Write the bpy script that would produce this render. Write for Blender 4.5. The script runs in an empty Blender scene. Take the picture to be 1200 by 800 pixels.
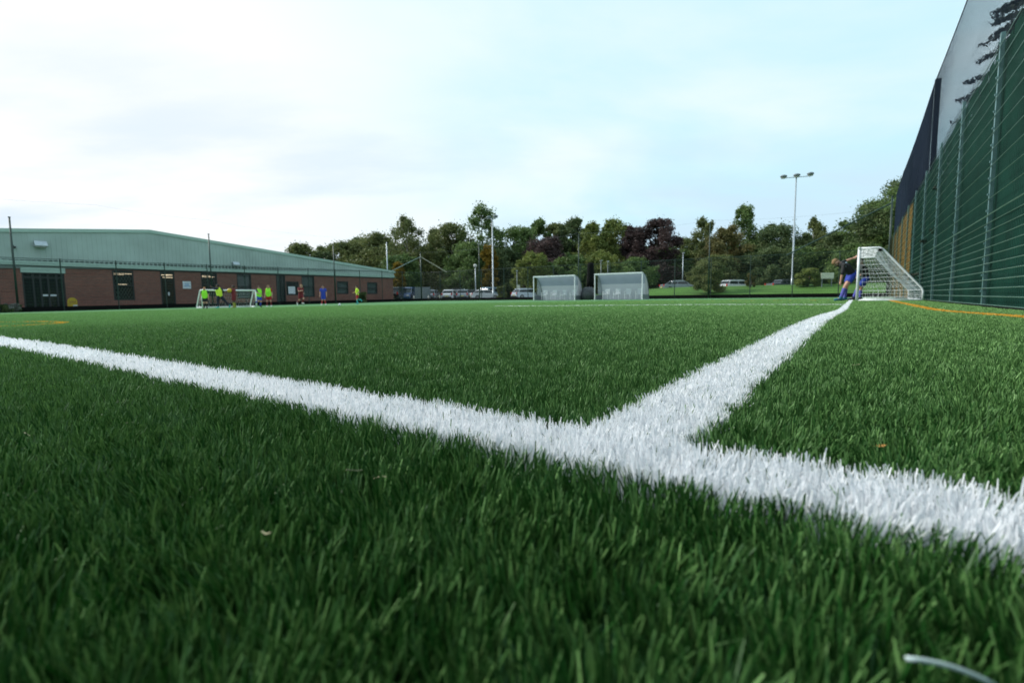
import bpy, bmesh, math, random
import numpy as np
from mathutils import Vector, Matrix, Euler
random.seed(11); rng = np.random.default_rng(11)
R = math.radians
sc = bpy.context.scene
col = sc.collection

# ------------------------------------------------------------------ camera
F = 580.0
CAMZ = 0.160
PITCH = math.atan(52 / F)
ROLL = 0.0100
CM = (Matrix.Rotation(math.pi / 2 - PITCH, 3, 'X') @ Matrix.Rotation(-ROLL, 3, 'Z'))
cd = bpy.data.cameras.new('camera'); cam = bpy.data.objects.new('camera', cd); col.objects.link(cam)
cam.matrix_world = Matrix.Translation((0, 0, CAMZ)) @ CM.to_4x4()
cd.sensor_width = 36; cd.lens = 36 * F / 1200; cd.clip_start = 0.01; cd.clip_end = 3000
cd.dof.use_dof = True; cd.dof.focus_distance = 1.0; cd.dof.aperture_fstop = 6.9
sc.camera = cam

TH = R(34.82); S_, C_ = math.sin(TH), math.cos(TH)
def W(L, t): return (t * S_ + L * C_, t * C_ - L * S_)      # pitch axes (across, along) to world
def LT(x, y): return (x * C_ - y * S_, x * S_ + y * C_)
def ray(px, py):
    d = CM @ Vector(((px - 600) / F, -(py - 400) / F, -1.0)); return d / d.y
def kx(px, py=348): return ray(px, py).x
def t_of(px, L, py=348):
    k = kx(px, py); return -L * (C_ + k * S_) / (S_ - k * C_)
def L_of(px, t, py=348):
    k = kx(px, py); return t * (k * C_ - S_) / (C_ + k * S_)
def zat(py, x, y):                                           # height seen at image row py above ground point x,y
    px = 600 + F * x / y * 1.004
    return CAMZ + y * ray(px, py).z

def ss(a): 
    a = np.clip(a, 0, 1); return a * a * (3 - 2 * a)
def ground_z(L, t):
    L = np.asarray(L, float); t = np.asarray(t, float)
    d = np.sqrt(L * L + t * t)
    z = -0.10 * ss((d - 1.8) / 8.0)
    z = z - 0.0095 * np.clip(-L - 3, 0, 60) * np.clip(1 - 0.02 * (t - 7), 0.2, 1.2)
    b = ss((L + 36) / 20) * (1 - 0.0 * L)
    z = z + b * (1.25 * ss((t - 46.5) / 11) - 0.60 * ss((t - 59) / 9))
    return z
def gz(L, t): return float(ground_z(L, t))
def gw(x, y): return gz(*LT(x, y))

# ------------------------------------------------------------------ materials
def new_mat(name):
    m = bpy.data.materials.new(name); m.use_nodes = True
    nt = m.node_tree; b = nt.nodes['Principled BSDF']; return m, nt, b
def mat(name, rgb, rough=0.6, metal=0.0, var=0.12, scale=6.0, bump=0.0, spec=0.5, coat=0.0):
    m, nt, b = new_mat(name)
    tc = nt.nodes.new('ShaderNodeTexCoord')
    n = nt.nodes.new('ShaderNodeTexNoise'); n.inputs['Scale'].default_value = scale; n.inputs['Detail'].default_value = 5
    nt.links.new(tc.outputs['Object'], n.inputs['Vector'])
    r = nt.nodes.new('ShaderNodeValToRGB')
    r.color_ramp.elements[0].position = 0.3; r.color_ramp.elements[1].position = 0.7
    r.color_ramp.elements[0].color = (*[c * (1 - var) for c in rgb], 1)
    r.color_ramp.elements[1].color = (*[min(1, c * (1 + var)) for c in rgb], 1)
    nt.links.new(n.outputs['Fac'], r.inputs['Fac']); nt.links.new(r.outputs['Color'], b.inputs['Base Color'])
    b.inputs['Roughness'].default_value = rough; b.inputs['Metallic'].default_value = metal
    b.inputs['Specular IOR Level'].default_value = spec
    b.inputs['Coat Weight'].default_value = coat
    if bump:
        bp = nt.nodes.new('ShaderNodeBump'); bp.inputs['Strength'].default_value = bump; bp.inputs['Distance'].default_value = 0.01
        nt.links.new(n.outputs['Fac'], bp.inputs['Height']); nt.links.new(bp.outputs['Normal'], b.inputs['Normal'])
    return m

def blade_mat(name, c0, c1, rough=0.42, spec=0.5, trans=0.25):
    m, nt, b = new_mat(name)
    a = nt.nodes.new('ShaderNodeAttribute'); a.attribute_name = 'shade'
    r = nt.nodes.new('ShaderNodeValToRGB')
    r.color_ramp.elements[0].color = (*c0, 1); r.color_ramp.elements[1].color = (*c1, 1)
    nt.links.new(a.outputs['Fac'], r.inputs['Fac']); nt.links.new(r.outputs['Color'], b.inputs['Base Color'])
    b.inputs['Roughness'].default_value = rough; b.inputs['Specular IOR Level'].default_value = spec
    tr = nt.nodes.new('ShaderNodeBsdfTranslucent'); nt.links.new(r.outputs['Color'], tr.inputs['Color'])
    mx = nt.nodes.new('ShaderNodeMixShader'); mx.inputs[0].default_value = trans
    out = nt.nodes['Material Output']
    nt.links.new(b.outputs[0], mx.inputs[1]); nt.links.new(tr.outputs[0], mx.inputs[2]); nt.links.new(mx.outputs[0], out.inputs['Surface'])
    return m

def turf_mat(name, cols, scale=120):
    m, nt, b = new_mat(name)
    tc = nt.nodes.new('ShaderNodeTexCoord')
    n = nt.nodes.new('ShaderNodeTexNoise'); n.inputs['Scale'].default_value = scale; n.inputs['Detail'].default_value = 6; n.inputs['Roughness'].default_value = .7
    n2 = nt.nodes.new('ShaderNodeTexNoise'); n2.inputs['Scale'].default_value = 0.35; n2.inputs['Detail'].default_value = 4
    for q in (n, n2): nt.links.new(tc.outputs['Object'], q.inputs['Vector'])
    r = nt.nodes.new('ShaderNodeValToRGB'); r.color_ramp.elements[0].position = .3; r.color_ramp.elements[1].position = .72
    r.color_ramp.elements[0].color = (*cols[0], 1); r.color_ramp.elements[1].color = (*cols[1], 1)
    nt.links.new(n.outputs['Fac'], r.inputs['Fac'])
    mr = nt.nodes.new('ShaderNodeMapRange'); mr.inputs['From Min'].default_value = .3; mr.inputs['From Max'].default_value = .7
    mr.inputs['To Min'].default_value = .78; mr.inputs['To Max'].default_value = 1.2
    nt.links.new(n2.outputs['Fac'], mr.inputs['Value'])
    mu = nt.nodes.new('ShaderNodeVectorMath'); mu.operation = 'SCALE'
    nt.links.new(r.outputs['Color'], mu.inputs[0]); nt.links.new(mr.outputs[0], mu.inputs['Scale'])
    nt.links.new(mu.outputs[0], b.inputs['Base Color'])
    b.inputs['Roughness'].default_value = .9; b.inputs['Specular IOR Level'].default_value = .2
    bp = nt.nodes.new('ShaderNodeBump'); bp.inputs['Strength'].default_value = .6; bp.inputs['Distance'].default_value = .02
    nt.links.new(n.outputs['Fac'], bp.inputs['Height']); nt.links.new(bp.outputs['Normal'], b.inputs['Normal'])
    return m

def brick_mat():
    m, nt, b = new_mat('red_brick')
    tc = nt.nodes.new('ShaderNodeTexCoord'); mp = nt.nodes.new('ShaderNodeMapping')
    sx = nt.nodes.new('ShaderNodeSeparateXYZ'); cx = nt.nodes.new('ShaderNodeCombineXYZ'); ad = nt.nodes.new('ShaderNodeMath')
    nt.links.new(tc.outputs['Object'], sx.inputs[0]); ad.operation = 'ADD'
    nt.links.new(sx.outputs[0], ad.inputs[0]); nt.links.new(sx.outputs[1], ad.inputs[1])
    nt.links.new(ad.outputs[0], cx.inputs[0]); nt.links.new(sx.outputs[2], cx.inputs[1])
    bt = nt.nodes.new('ShaderNodeTexBrick'); nt.links.new(cx.outputs[0], bt.inputs['Vector'])
    bt.inputs['Scale'].default_value = 1.0; bt.inputs['Brick Width'].default_value = .225; bt.inputs['Row Height'].default_value = .075
    bt.inputs['Mortar Size'].default_value = .008
    bt.inputs['Color1'].default_value = (.21, .070, .050, 1); bt.inputs['Color2'].default_value = (.135, .048, .038, 1); bt.inputs['Mortar'].default_value = (.22, .16, .13, 1)
    n = nt.nodes.new('ShaderNodeTexNoise'); n.inputs['Scale'].default_value = .8; n.inputs['Detail'].default_value = 6
    nt.links.new(tc.outputs['Object'], n.inputs['Vector'])
    mr = nt.nodes.new('ShaderNodeMapRange'); mr.inputs['To Min'].default_value = .7; mr.inputs['To Max'].default_value = 1.3
    nt.links.new(n.outputs['Fac'], mr.inputs['Value'])
    mu = nt.nodes.new('ShaderNodeVectorMath'); mu.operation = 'SCALE'
    nt.links.new(bt.outputs['Color'], mu.inputs[0]); nt.links.new(mr.outputs[0], mu.inputs['Scale']); nt.links.new(mu.outputs[0], b.inputs['Base Color'])
    b.inputs['Roughness'].default_value = .85
    return m

def glass_mat(name, tint, clear=.5, rough=.06):
    m, nt, b = new_mat(name)
    b.inputs['Base Color'].default_value = (*tint, 1); b.inputs['Roughness'].default_value = rough
    n = nt.nodes.new('ShaderNodeTexNoise'); n.inputs['Scale'].default_value = 2.5
    r = nt.nodes.new('ShaderNodeMapRange'); r.inputs['To Min'].default_value = rough; r.inputs['To Max'].default_value = rough + .12
    nt.links.new(n.outputs['Fac'], r.inputs['Value']); nt.links.new(r.outputs[0], b.inputs['Roughness'])
    tr = nt.nodes.new('ShaderNodeBsdfTransparent'); mx = nt.nodes.new('ShaderNodeMixShader'); mx.inputs[0].default_value = clear
    out = nt.nodes['Material Output']
    nt.links.new(b.outputs[0], mx.inputs[1]); nt.links.new(tr.outputs[0], mx.inputs[2]); nt.links.new(mx.outputs[0], out.inputs['Surface'])
    return m

def emit_mat(name, rgb, st):
    m, nt, b = new_mat(name)
    b.inputs['Base Color'].default_value = (.8, .8, .8, 1)
    b.inputs['Emission Color'].default_value = (*rgb, 1); b.inputs['Emission Strength'].default_value = st
    return m

M = {
 'brick': brick_mat(),
 'clad': mat('green_cladding', (.33, .415, .395), .55, var=.14, scale=.5),
 'clad_trim': mat('green_trim', (.33, .46, .41), .5, var=.06),
 'dark': mat('dark_frame', (.012, .016, .018), .5),
 'black': mat('black_rubber', (.006, .007, .007), .9, spec=.1),
 'roof': mat('roof_sheet', (.17, .28, .24), .5),
 'interior': mat('interior_wall', (.05, .055, .05), .9, scale=1.2, var=.5),
 'glass': glass_mat('window_glass', (.02, .03, .03), .62),
 'clearglass': glass_mat('clear_panel', (.55, .62, .66), .55, .2),
 'grille': mat('grille_steel', (.26, .34, .31), .5, .2),
 'blind': mat('pale_blind', (.42, .52, .52), .8),
 'fence_green': mat('fence_green_paint', (.012, .035, .026), .45),
 'post_green': mat('post_steel_green', (.10, .20, .20), .35, .2, spec=.7),
 'wire': mat('fence_wire', (.15, .26, .21), .35, .4),
 'silver': mat('galvanised_steel', (.42, .47, .50), .42, .5),
 'white': mat('white_paint', (.80, .82, .84), .35, var=.04),
 'net': mat('white_net_cord', (.78, .80, .80), .8, var=.05),
 'plastic': mat('white_plastic', (.78, .80, .82), .4, var=.04),
 'panel_white': mat('translucent_white_panel', (.56, .60, .60), .5, var=.05, scale=2),
 'panel_grey': mat('blue_grey_roof_panel', (.24, .33, .36), .35, var=.1, scale=2),
 'grey': mat('grey_metal', (.16, .19, .21), .5),
 'asphalt': mat('asphalt', (.055, .055, .058), .9, var=.3, scale=20),
 'paving': mat('paving', (.20, .19, .18), .9, var=.2, scale=6),
 'bark': mat('bark', (.055, .045, .035), .9, var=.4, scale=3),
 'birch_bark': mat('pale_bark', (.28, .27, .24), .9, var=.5, scale=3),
 'skin': mat('skin', (.52, .28, .20), .55, var=.05),
 'skin_dark': mat('dark_skin', (.10, .05, .035), .55, var=.05),
 'tyre': mat('tyre_rubber', (.01, .01, .01), .8), 'rim': mat('alloy_rim', (.35, .36, .38), .35, .7),
 'carglass': mat('car_glass', (.012, .018, .022), .1, spec=.5),
 'red_lamp': mat('red_lamp', (.45, .01, .01), .25), 'clear_lamp': mat('clear_lamp', (.7, .7, .7), .15),
 'plate': mat('number_plate', (.65, .6, .2), .4),
 'yellow': mat('yellow_board', (.50, .34, .02), .5), 'sign_cream': mat('cream_sign', (.55, .56, .45), .6),
 'sign_white': mat('white_sign', (.62, .68, .74), .4),
 'lit': emit_mat('lit_tube', (1, .82, .55), 3.0),
 'blacknet': mat('black_netting', (.014, .026, .060), .8),
}


def sheer_mat(name, c, k=.45):
    m = mat(name, c, .5, var=.06, scale=2); nt = m.node_tree; b = nt.nodes['Principled BSDF']
    t = nt.nodes.new('ShaderNodeBsdfTranslucent'); t.inputs['Color'].default_value = (*c, 1); x = nt.nodes.new('ShaderNodeMixShader'); x.inputs[0].default_value = k
    nt.links.new(b.outputs[0], x.inputs[1]); nt.links.new(t.outputs[0], x.inputs[2]); nt.links.new(x.outputs[0], nt.nodes['Material Output'].inputs['Surface']); return m
M['panel_white'] = sheer_mat('milky_panel', (.66, .64, .68), .45)
M['panel_grey'] = sheer_mat('blue_grey_panel', (.34, .38, .46), .3)
# ------------------------------------------------------------------ mesh helpers
class MB:
    def __init__(s): s.v = []; s.f = []
    def add(s, vs, fs):
        n = len(s.v); s.v += [tuple(v) for v in vs]; s.f += [tuple(i + n for i in f) for f in fs]; return s
    def box(s, x0, x1, y0, y1, z0, z1):
        vs = [(x, y, z) for z in (z0, z1) for y in (y0, y1) for x in (x0, x1)]
        return s.add(vs, [(0, 2, 3, 1), (4, 5, 7, 6), (0, 1, 5, 4), (2, 6, 7, 3), (0, 4, 6, 2), (1, 3, 7, 5)])
    def tube(s, pts, r, n=8, cap=True):
        pts = [Vector(p) for p in pts]; rs = r if isinstance(r, (list, tuple)) else [r] * len(pts)
        vs = []; fs = []
        prev = None
        for i, p in enumerate(pts):
            d = (pts[min(i + 1, len(pts) - 1)] - pts[max(i - 1, 0)])
            if d.length < 1e-9: d = Vector((0, 0, 1))
            d.normalize()
            a = Vector((0, 0, 1)) if abs(d.z) < .9 else Vector((1, 0, 0))
            if prev is not None: a = prev
            u = (a - d * a.dot(d));
            if u.length < 1e-6: u = d.orthogonal()
            u.normalize(); v = d.cross(u); prev = u
            for k in range(n):
                an = 2 * math.pi * k / n; vs.append(p + (u * math.cos(an) + v * math.sin(an)) * rs[i])
        for i in range(len(pts) - 1):
            for k in range(n):
                a0 = i * n + k; b0 = i * n + (k + 1) % n; fs.append((a0, b0, b0 + n, a0 + n))
        if cap: fs.append(tuple(range(n - 1, -1, -1))); fs.append(tuple(range((len(pts) - 1) * n, len(pts) * n)))
        return s.add(vs, fs)
    def ball(s, c, r, nu=12, nv=8, sc3=(1, 1, 1)):
        vs = [(c[0], c[1], c[2] - r * sc3[2])]; fs = []
        for j in range(1, nv):
            ph = -math.pi / 2 + math.pi * j / nv
            for i in range(nu):
                a = 2 * math.pi * i / nu
                vs.append((c[0] + r * sc3[0] * math.cos(ph) * math.cos(a), c[1] + r * sc3[1] * math.cos(ph) * math.sin(a), c[2] + r * sc3[2] * math.sin(ph)))
        vs.append((c[0], c[1], c[2] + r * sc3[2])); N = len(vs) - 1
        for i in range(nu):
            fs.append((0, 1 + (i + 1) % nu, 1 + i)); fs.append((N, N - nu + i, N - nu + (i + 1) % nu))
        for j in range(nv - 2):
            for i in range(nu):
                a = 1 + j * nu + i; b = 1 + j * nu + (i + 1) % nu; fs.append((a, b, b + nu, a + nu))
        return s.add(vs, fs)
    def prism(s, poly, axis, a, b):      # poly of 2D points, extruded along axis ('x': poly=(y,z); 'y': poly=(x,z))
        n = len(poly)
        if axis == 'x': vs = [(a, p, q) for p, q in poly] + [(b, p, q) for p, q in poly]
        elif axis == 'y': vs = [(p, a, q) for p, q in poly] + [(p, b, q) for p, q in poly]
        else: vs = [(p, q, a) for p, q in poly] + [(p, q, b) for p, q in poly]
        fs = [tuple(range(n)), tuple(range(2 * n - 1, n - 1, -1))] + [(i, i + n, (i + 1) % n + n, (i + 1) % n) for i in range(n)]
        return s.add(vs, fs)
    def build(s, name, m, parent=None, smooth=False, bevel=0, label=None):
        me = bpy.data.meshes.new(name); me.from_pydata(s.v, [], s.f); me.materials.append(m)
        bm = bmesh.new(); bm.from_mesh(me); bmesh.ops.recalc_face_normals(bm, faces=bm.faces)
        bm.to_mesh(me); bm.free()
        if smooth: me.polygons.foreach_set('use_smooth', [True] * len(me.polygons))
        o = bpy.data.objects.new(name, me); col.objects.link(o)
        if parent: o.parent = parent
        if bevel:
            bv = o.modifiers.new('b', 'BEVEL'); bv.width = bevel; bv.segments = 2; bv.limit_method = 'ANGLE'
        if label: o['label'] = label
        return o
def tag(o, label=None, cat=None, group=None, kind=None):
    if label: o['label'] = label
    if cat: o['category'] = cat
    if group: o['group'] = group
    if kind: o['kind'] = kind
    return o
def empty(name, loc, rz=0, label=None, cat=None, group=None):
    o = bpy.data.objects.new(name, None); o.empty_display_size = .2; col.objects.link(o)
    o.location = loc; o.rotation_euler.z = rz; return tag(o, label, cat, group)
def kids(o): return [c for c in bpy.data.objects if c.parent == o]
def copy_tree(o, parent=None):
    c = o.copy(); col.objects.link(c); c.parent = parent
    for ch in kids(o): copy_tree(ch, c)
    return c
def np_mesh(name, co, quads, m, smooth=False, attr=None, tris=None):
    me = bpy.data.meshes.new(name); nv = len(co)
    nq = len(quads); nt_ = 0 if tris is None else len(tris)
    me.vertices.add(nv); me.vertices.foreach_set('co', co.astype(np.float32).ravel())
    li = quads.ravel() if tris is None else np.concatenate([quads.ravel(), tris.ravel()])
    me.loops.add(len(li)); me.loops.foreach_set('vertex_index', li.astype(np.int32))
    me.polygons.add(nq + nt_)
    ls = np.arange(nq) * 4
    if nt_: ls = np.concatenate([ls, nq * 4 + np.arange(nt_) * 3])
    me.polygons.foreach_set('loop_start', ls.astype(np.int32))
    if attr is not None:
        a = me.attributes.new('shade', 'FLOAT', 'POINT'); a.data.foreach_set('value', attr.astype(np.float32))
    me.materials.append(m); me.update(calc_edges=True)
    if smooth: me.polygons.foreach_set('use_smooth', np.ones(nq + nt_, dtype=bool))
    o = bpy.data.objects.new(name, me); col.objects.link(o); return o
RZ = -TH      # objects with this heading have local x = across the pitch, local y = along the touchline

# ------------------------------------------------------------------ ground sheets
def sheet(name, Ls, ts, m, dz, mask=None):
    A, B = np.meshgrid(np.array(Ls), np.array(ts)); Z = ground_z(A, B) + dz
    X = B * S_ + A * C_; Y = B * C_ - A * S_
    co = np.stack([X.ravel(), Y.ravel(), Z.ravel()], 1)
    nl, nt_ = len(Ls), len(ts)
    i, j = np.meshgrid(np.arange(nl - 1), np.arange(nt_ - 1)); a = (j * nl + i).ravel()
    q = np.stack([a, a + 1, a + nl + 1, a + nl], 1)
    o = np_mesh(name, co, q, m, True); tag(o, kind='structure'); return o
def steps(*segs):
    out = []
    for a, b, n in segs: out += list(np.linspace(a, b, n, endpoint=False))
    out.append(segs[-1][1]); return out
lawn = turf_mat('lawn', ((.045, .105, .018), (.085, .19, .03)), 8)
pitch_m = turf_mat('turf_base', ((.045, .13, .045), (.125, .29, .115)), 200)
LW, LE, TN, TF = -43.3, 1.80, -16.0, 44.0
sheet('ground', steps((-700, -90, 12), (-90, -46, 16), (-46, 4, 40), (4, 60, 14), (60, 700, 10)), steps((-500, -20, 10), (-20, 45, 40), (45, 80, 50), (80, 130, 12), (130, 900, 12)), lawn, -.035)
sheet('pitch', steps((LW, -6, 30), (-6, LE, 28)), steps((TN, -2, 10), (-2, 6, 32), (6, TF, 40)), pitch_m, 0)
sheet('path', steps((-45.6, -43.35, 3)), steps((-16, 46, 50)), M['paving'], -.01)
sheet('car_park', steps((-78, -27, 40)), steps((46.5, 100, 60)), M['asphalt'], -.012)
sheet('road', steps((-27, 30, 40)), steps((68, 76, 12)), M['asphalt'], -.012)

# ------------------------------------------------------------------ artificial grass
def in_lines(L, t):
    """0 none, 1 white, 2 yellow"""
    k = np.zeros(L.shape, int)
    k[(np.abs(L + .17) < .055) & (t > .38) & (t < 43)] = 1
    k[(np.abs(t - .401) < .050) & (L > -42.6) & (L < 1.72)] = 1
    k[(np.abs(t - 13.0) < .05) & (L > -9.7) & (L < -.17)] = 1
    k[(np.abs(t - 36.3) < .05) & (L > -42) & (L < -.17)] = 1
    y = (np.abs(L - .90) < .06) & (t > -10) & (t < 24)
    y |= (np.abs(t - 21.5) < .05) & (L > -9) & (L < -.4)
    x, yy = t * S_ + L * C_, t * C_ - L * S_
    y |= np.abs(np.hypot(x + 8.55, yy - 5.35) - 2.75) < .06
    k[y & (k == 0)] = 2
    return k
def blades(x, y, tx, ty, dens_w, h, seg, lean_amt):
    """one ribbon per root point; (tx,ty) is the tuft centre"""
    n = len(x)
    L, t = x * C_ - y * S_, x * S_ + y * C_
    z0 = ground_z(L, t)
    ang = rng.uniform(0, 2 * np.pi, n)
    fx, fy = np.cos(ang), np.sin(ang)
    ox, oy = x - tx, y - ty; on = np.hypot(ox, oy) + 1e-6
    hx = np.sin(np.floor(tx * 71) * 12.9898 + np.floor(ty * 71) * 78.233) * 43758.5453; hx = (hx - np.floor(hx)) * 2 - 1
    hy = np.sin(np.floor(tx * 71) * 39.3468 + np.floor(ty * 71) * 11.135) * 24634.6345; hy = (hy - np.floor(hy)) * 2 - 1
    lf = .30 * np.sin(x * 37 + 3 * np.sin(y * 23)) ; lg = .30 * np.cos(y * 31 + 2 * np.sin(x * 29))
    bent = (rng.random(n) < .035) * .9
    lx = (ox / on * .22 + hx * .19 + lf * .5 + rng.normal(0, .13 + bent, n)) * lean_amt
    ly = (oy / on * .22 + hy * .19 + lg * .5 + rng.normal(0, .13 + bent, n)) * lean_amt
    ln = np.hypot(lx, ly); k = 1 / np.sqrt(1 + ln ** 2)
    co = []; V = []
    for s in range(seg + 1):
        f = s / seg
        cx = x + lx * h * f ** 1.7 * k; cy = y + ly * h * f ** 1.7 * k; cz = z0 + h * f * (1 - .12 * ln * f) * k ** .5
        w = dens_w * .5 * (1.0 - .18 * f) * (1 if s < seg else .55)
        co.append(np.stack([cx - fx * w, cy - fy * w, cz], 1)); co.append(np.stack([cx + fx * w, cy + fy * w, cz], 1))
        fx, fy = fx * .97 - fy * .2, fy * .97 + fx * .2
    co = np.stack(co, 1)           # n, 2(seg+1), 3
    m = 2 * (seg + 1)
    base = (np.arange(n) * m)[:, None]
    q = np.concatenate([base + np.array([2 * s, 2 * s + 1, 2 * s + 3, 2 * s + 2]) for s in range(seg)], 0)
    # twist of orientation can flip edges slightly; harmless
    dd = np.hypot(x, y); sh = np.clip(rng.normal(.15, .17, n) + (rng.random(n) < .05) * rng.uniform(.15, .6, n) + hx * .12 + .17 * np.log(np.maximum(dd, .35) / .35) * 1.15, 0, 1)  # darker near, lighter far: dim foreground and lit distant tips put into colour
    return co.reshape(-1, 3), q, np.repeat(sh, m)
def scatter(parts, name, m, label):
    cos, qs, sh, off = [], [], [], 0
    for c, q, s in parts: cos.append(c); qs.append(q + off); sh.append(s); off += len(c)
    o = np_mesh(name, np.concatenate(cos), np.concatenate(qs), m, True, np.concatenate(sh))
    tag(o, label, 'grass' if name != 'white_turf' else 'turf', kind='stuff'); return o
def tufts(d0, d1, dens, per, rad, dpow):
    """tuft centres in the sector in front of (and around) the camera, uniform inside the ring"""
    n = int(math.pi * (d1 ** 2 - d0 ** 2) * dens / per)
    r = np.sqrt(rng.uniform(d0 ** 2, d1 ** 2, n)); a = rng.uniform(-math.pi, math.pi, n)
    keep = (np.abs(a) < R(66)) | (r < .75)
    # thin with distance inside the ring
    r, a = r[keep], a[keep]
    x, y = r * np.sin(a), r * np.cos(a)
    tx = np.repeat(x, per); ty = np.repeat(y, per)
    g = rng.normal(0, rad, (len(tx), 2))
    return tx + g[:, 0], ty + g[:, 1], tx, ty
green, white, yell = [], [], []
rings = [(0.05, .5), (.5, 1), (1, 1.5), (1.5, 2.2), (2.2, 3.2), (3.2, 4.6), (4.6, 6.6), (6.6, 9.5), (9.5, 14), (14, 20), (20, 30)]
for d0, d1 in rings:
    dm = max(1, (d0 + d1) / 2); dens = 105000 / dm ** 1.72; w = .00155 * dm ** .92
    x, y, tx, ty = tufts(d0, d1, dens, 7, .0042 * dm ** .7, 0)
    L, t = x * C_ - y * S_, x * S_ + y * C_
    lf = .004 * np.sin(L * 90) + .004 * np.sin(t * 83)
    k = in_lines(L + lf, t + lf)
    k[(k == 1) & (rng.random(len(k)) < .035)] = 0
    k[(L > LE - .08) | (t > 43.6) | (L < LW + .1)] = 9
    n = len(x)
    h = np.clip(rng.normal(.0305, .0026, n), .02, .040) * (1 + .0 * dm)
    seg = 4 if d1 <= 1 else (3 if d1 <= 2.3 else 2)
    s = k == 0
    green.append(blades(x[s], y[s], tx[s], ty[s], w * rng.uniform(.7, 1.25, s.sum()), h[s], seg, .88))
    for kk, lst in ((1, white), (2, yell)):
        s = k == kk
        if s.any(): lst.append(blades(x[s], y[s], tx[s], ty[s], w * rng.uniform(.8, 1.35, s.sum()), h[s] * 1.03, seg, .8))
# extra fibres so that the painted lines stay closed
def strip(L0, L1, t0, t1, lst, mult=1.0):
    for d0, d1 in rings:
        dm = max(1, (d0 + d1) / 2); dens = 90000 / dm ** 1.5 * mult
        n = int((L1 - L0) * (t1 - t0) * dens)
        if n > 1500000: n = 1500000
        L = rng.uniform(L0, L1, n); t = rng.uniform(t0, t1, n); x = t * S_ + L * C_; y = t * C_ - L * S_; d = np.hypot(x, y)
        s = (d >= d0) & (d < d1) & ((np.abs(np.arctan2(x, y)) < R(66)) | (d < .75)); x, y = x[s], y[s]
        if not len(x): continue
        seg = 4 if d1 <= 1 else 2
        lst.append(blades(x, y, x + rng.normal(0, .004, len(x)), y + rng.normal(0, .004, len(x)), rng.uniform(.7, 1.2, len(x)) * .0018 * dm ** .85 * np.ones(len(x)), np.clip(rng.normal(.0305, .0025, len(x)), .02, .040), seg, .75))
strip(-.222, -.116, .40, 22, white, .62); strip(-9, 1.72, .353, .449, white, .62)
strip(-9.7, -.2, 12.95, 13.05, white, 3); strip(.84, .96, 2, 22, yell, 3)
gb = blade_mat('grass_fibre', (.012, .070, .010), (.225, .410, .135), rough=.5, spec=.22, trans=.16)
wb = blade_mat('white_fibre', (.86, .88, .91), (.96, .97, .98), rough=.5, trans=.40)
yb = blade_mat('yellow_fibre', (.50, .26, .02), (.80, .45, .05), rough=.5)
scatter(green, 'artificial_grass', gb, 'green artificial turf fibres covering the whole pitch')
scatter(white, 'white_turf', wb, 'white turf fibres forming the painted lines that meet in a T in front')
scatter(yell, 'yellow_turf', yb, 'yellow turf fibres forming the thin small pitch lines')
wl = mat('line_white', (.72, .75, .78), .8); yl = mat('line_yellow', (.6, .34, .03), .8)
def line_sheet(Ls, ts, m): sheet('pitch_line', Ls, ts, m, .012)
line_sheet(steps((-.22, -.12, 1)), steps((1.5, 43, 60)), wl); line_sheet(steps((-9.7, -.23, 20)), steps((12.95, 13.05, 1)), wl)
line_sheet(steps((-42, -.23, 40)), steps((36.25, 36.35, 1)), wl); line_sheet(steps((-42.6, -1.5, 60)), steps((.34, .44, 1)), wl)
line_sheet(steps((.84, .96, 1)), steps((2, 24, 30)), yl)

# loose bits on the turf
def loc(px, py, Y, extra=0):
    d = ray(px, py); return (d.x * Y, Y, CAMZ + d.z * Y + extra)
pts = []
for i in range(9):
    f = i / 8; px = 1062 + 105 * f; py = 771 + 6 * f + 26 * f * f
    pts.append(loc(px, py, .158 - .003 * f))
tag(MB().tube(pts, .0009, 6).build('loose_fibre', mat('pale_fibre', (.5, .6, .6), .4), smooth=True), 'single pale loose fibre curving over the dark foreground turf at lower right', 'fibre')
db = MB()
for i in range(16):
    d_ = .3 + 3.2 * random.random() ** 1.5; a_ = R(random.uniform(-48, 50)); x_, y_ = d_ * math.sin(a_), d_ * math.cos(a_); an = random.uniform(0, 6.28); ln = random.uniform(.004, .014)
    z_ = gw(x_, y_) + random.uniform(.022, .031); P_ = [(x_ + math.cos(an) * ln * (q - .5), y_ + math.sin(an) * ln * (q - .5), z_ + .0015 * math.sin(3 * q + i)) for q in (0, .33, .66, 1)]
    db.tube(P_, .0006 * max(1, d_ * .7), 4)
tag(db.build('turf_debris', mat('straw_debris', (.30, .28, .16), .8, var=.5, scale=30)), 'short pale shed fibres lying among the turf blades', 'debris', kind='stuff')
lx = loc(1030, 523, .43)
lf_ = MB(); lf_.add([(-.006, 0, 0), (0, .003, .001), (.008, .001, .0015), (.002, -.003, .0005)], [(0, 1, 2, 3)])
lo = lf_.build('fallen_leaf', mat('orange_leaf', (.5, .22, .04), .6)); lo.location = lx
tag(lo, 'tiny orange leaf scrap lying on the turf behind the white line', 'leaf')

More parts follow.
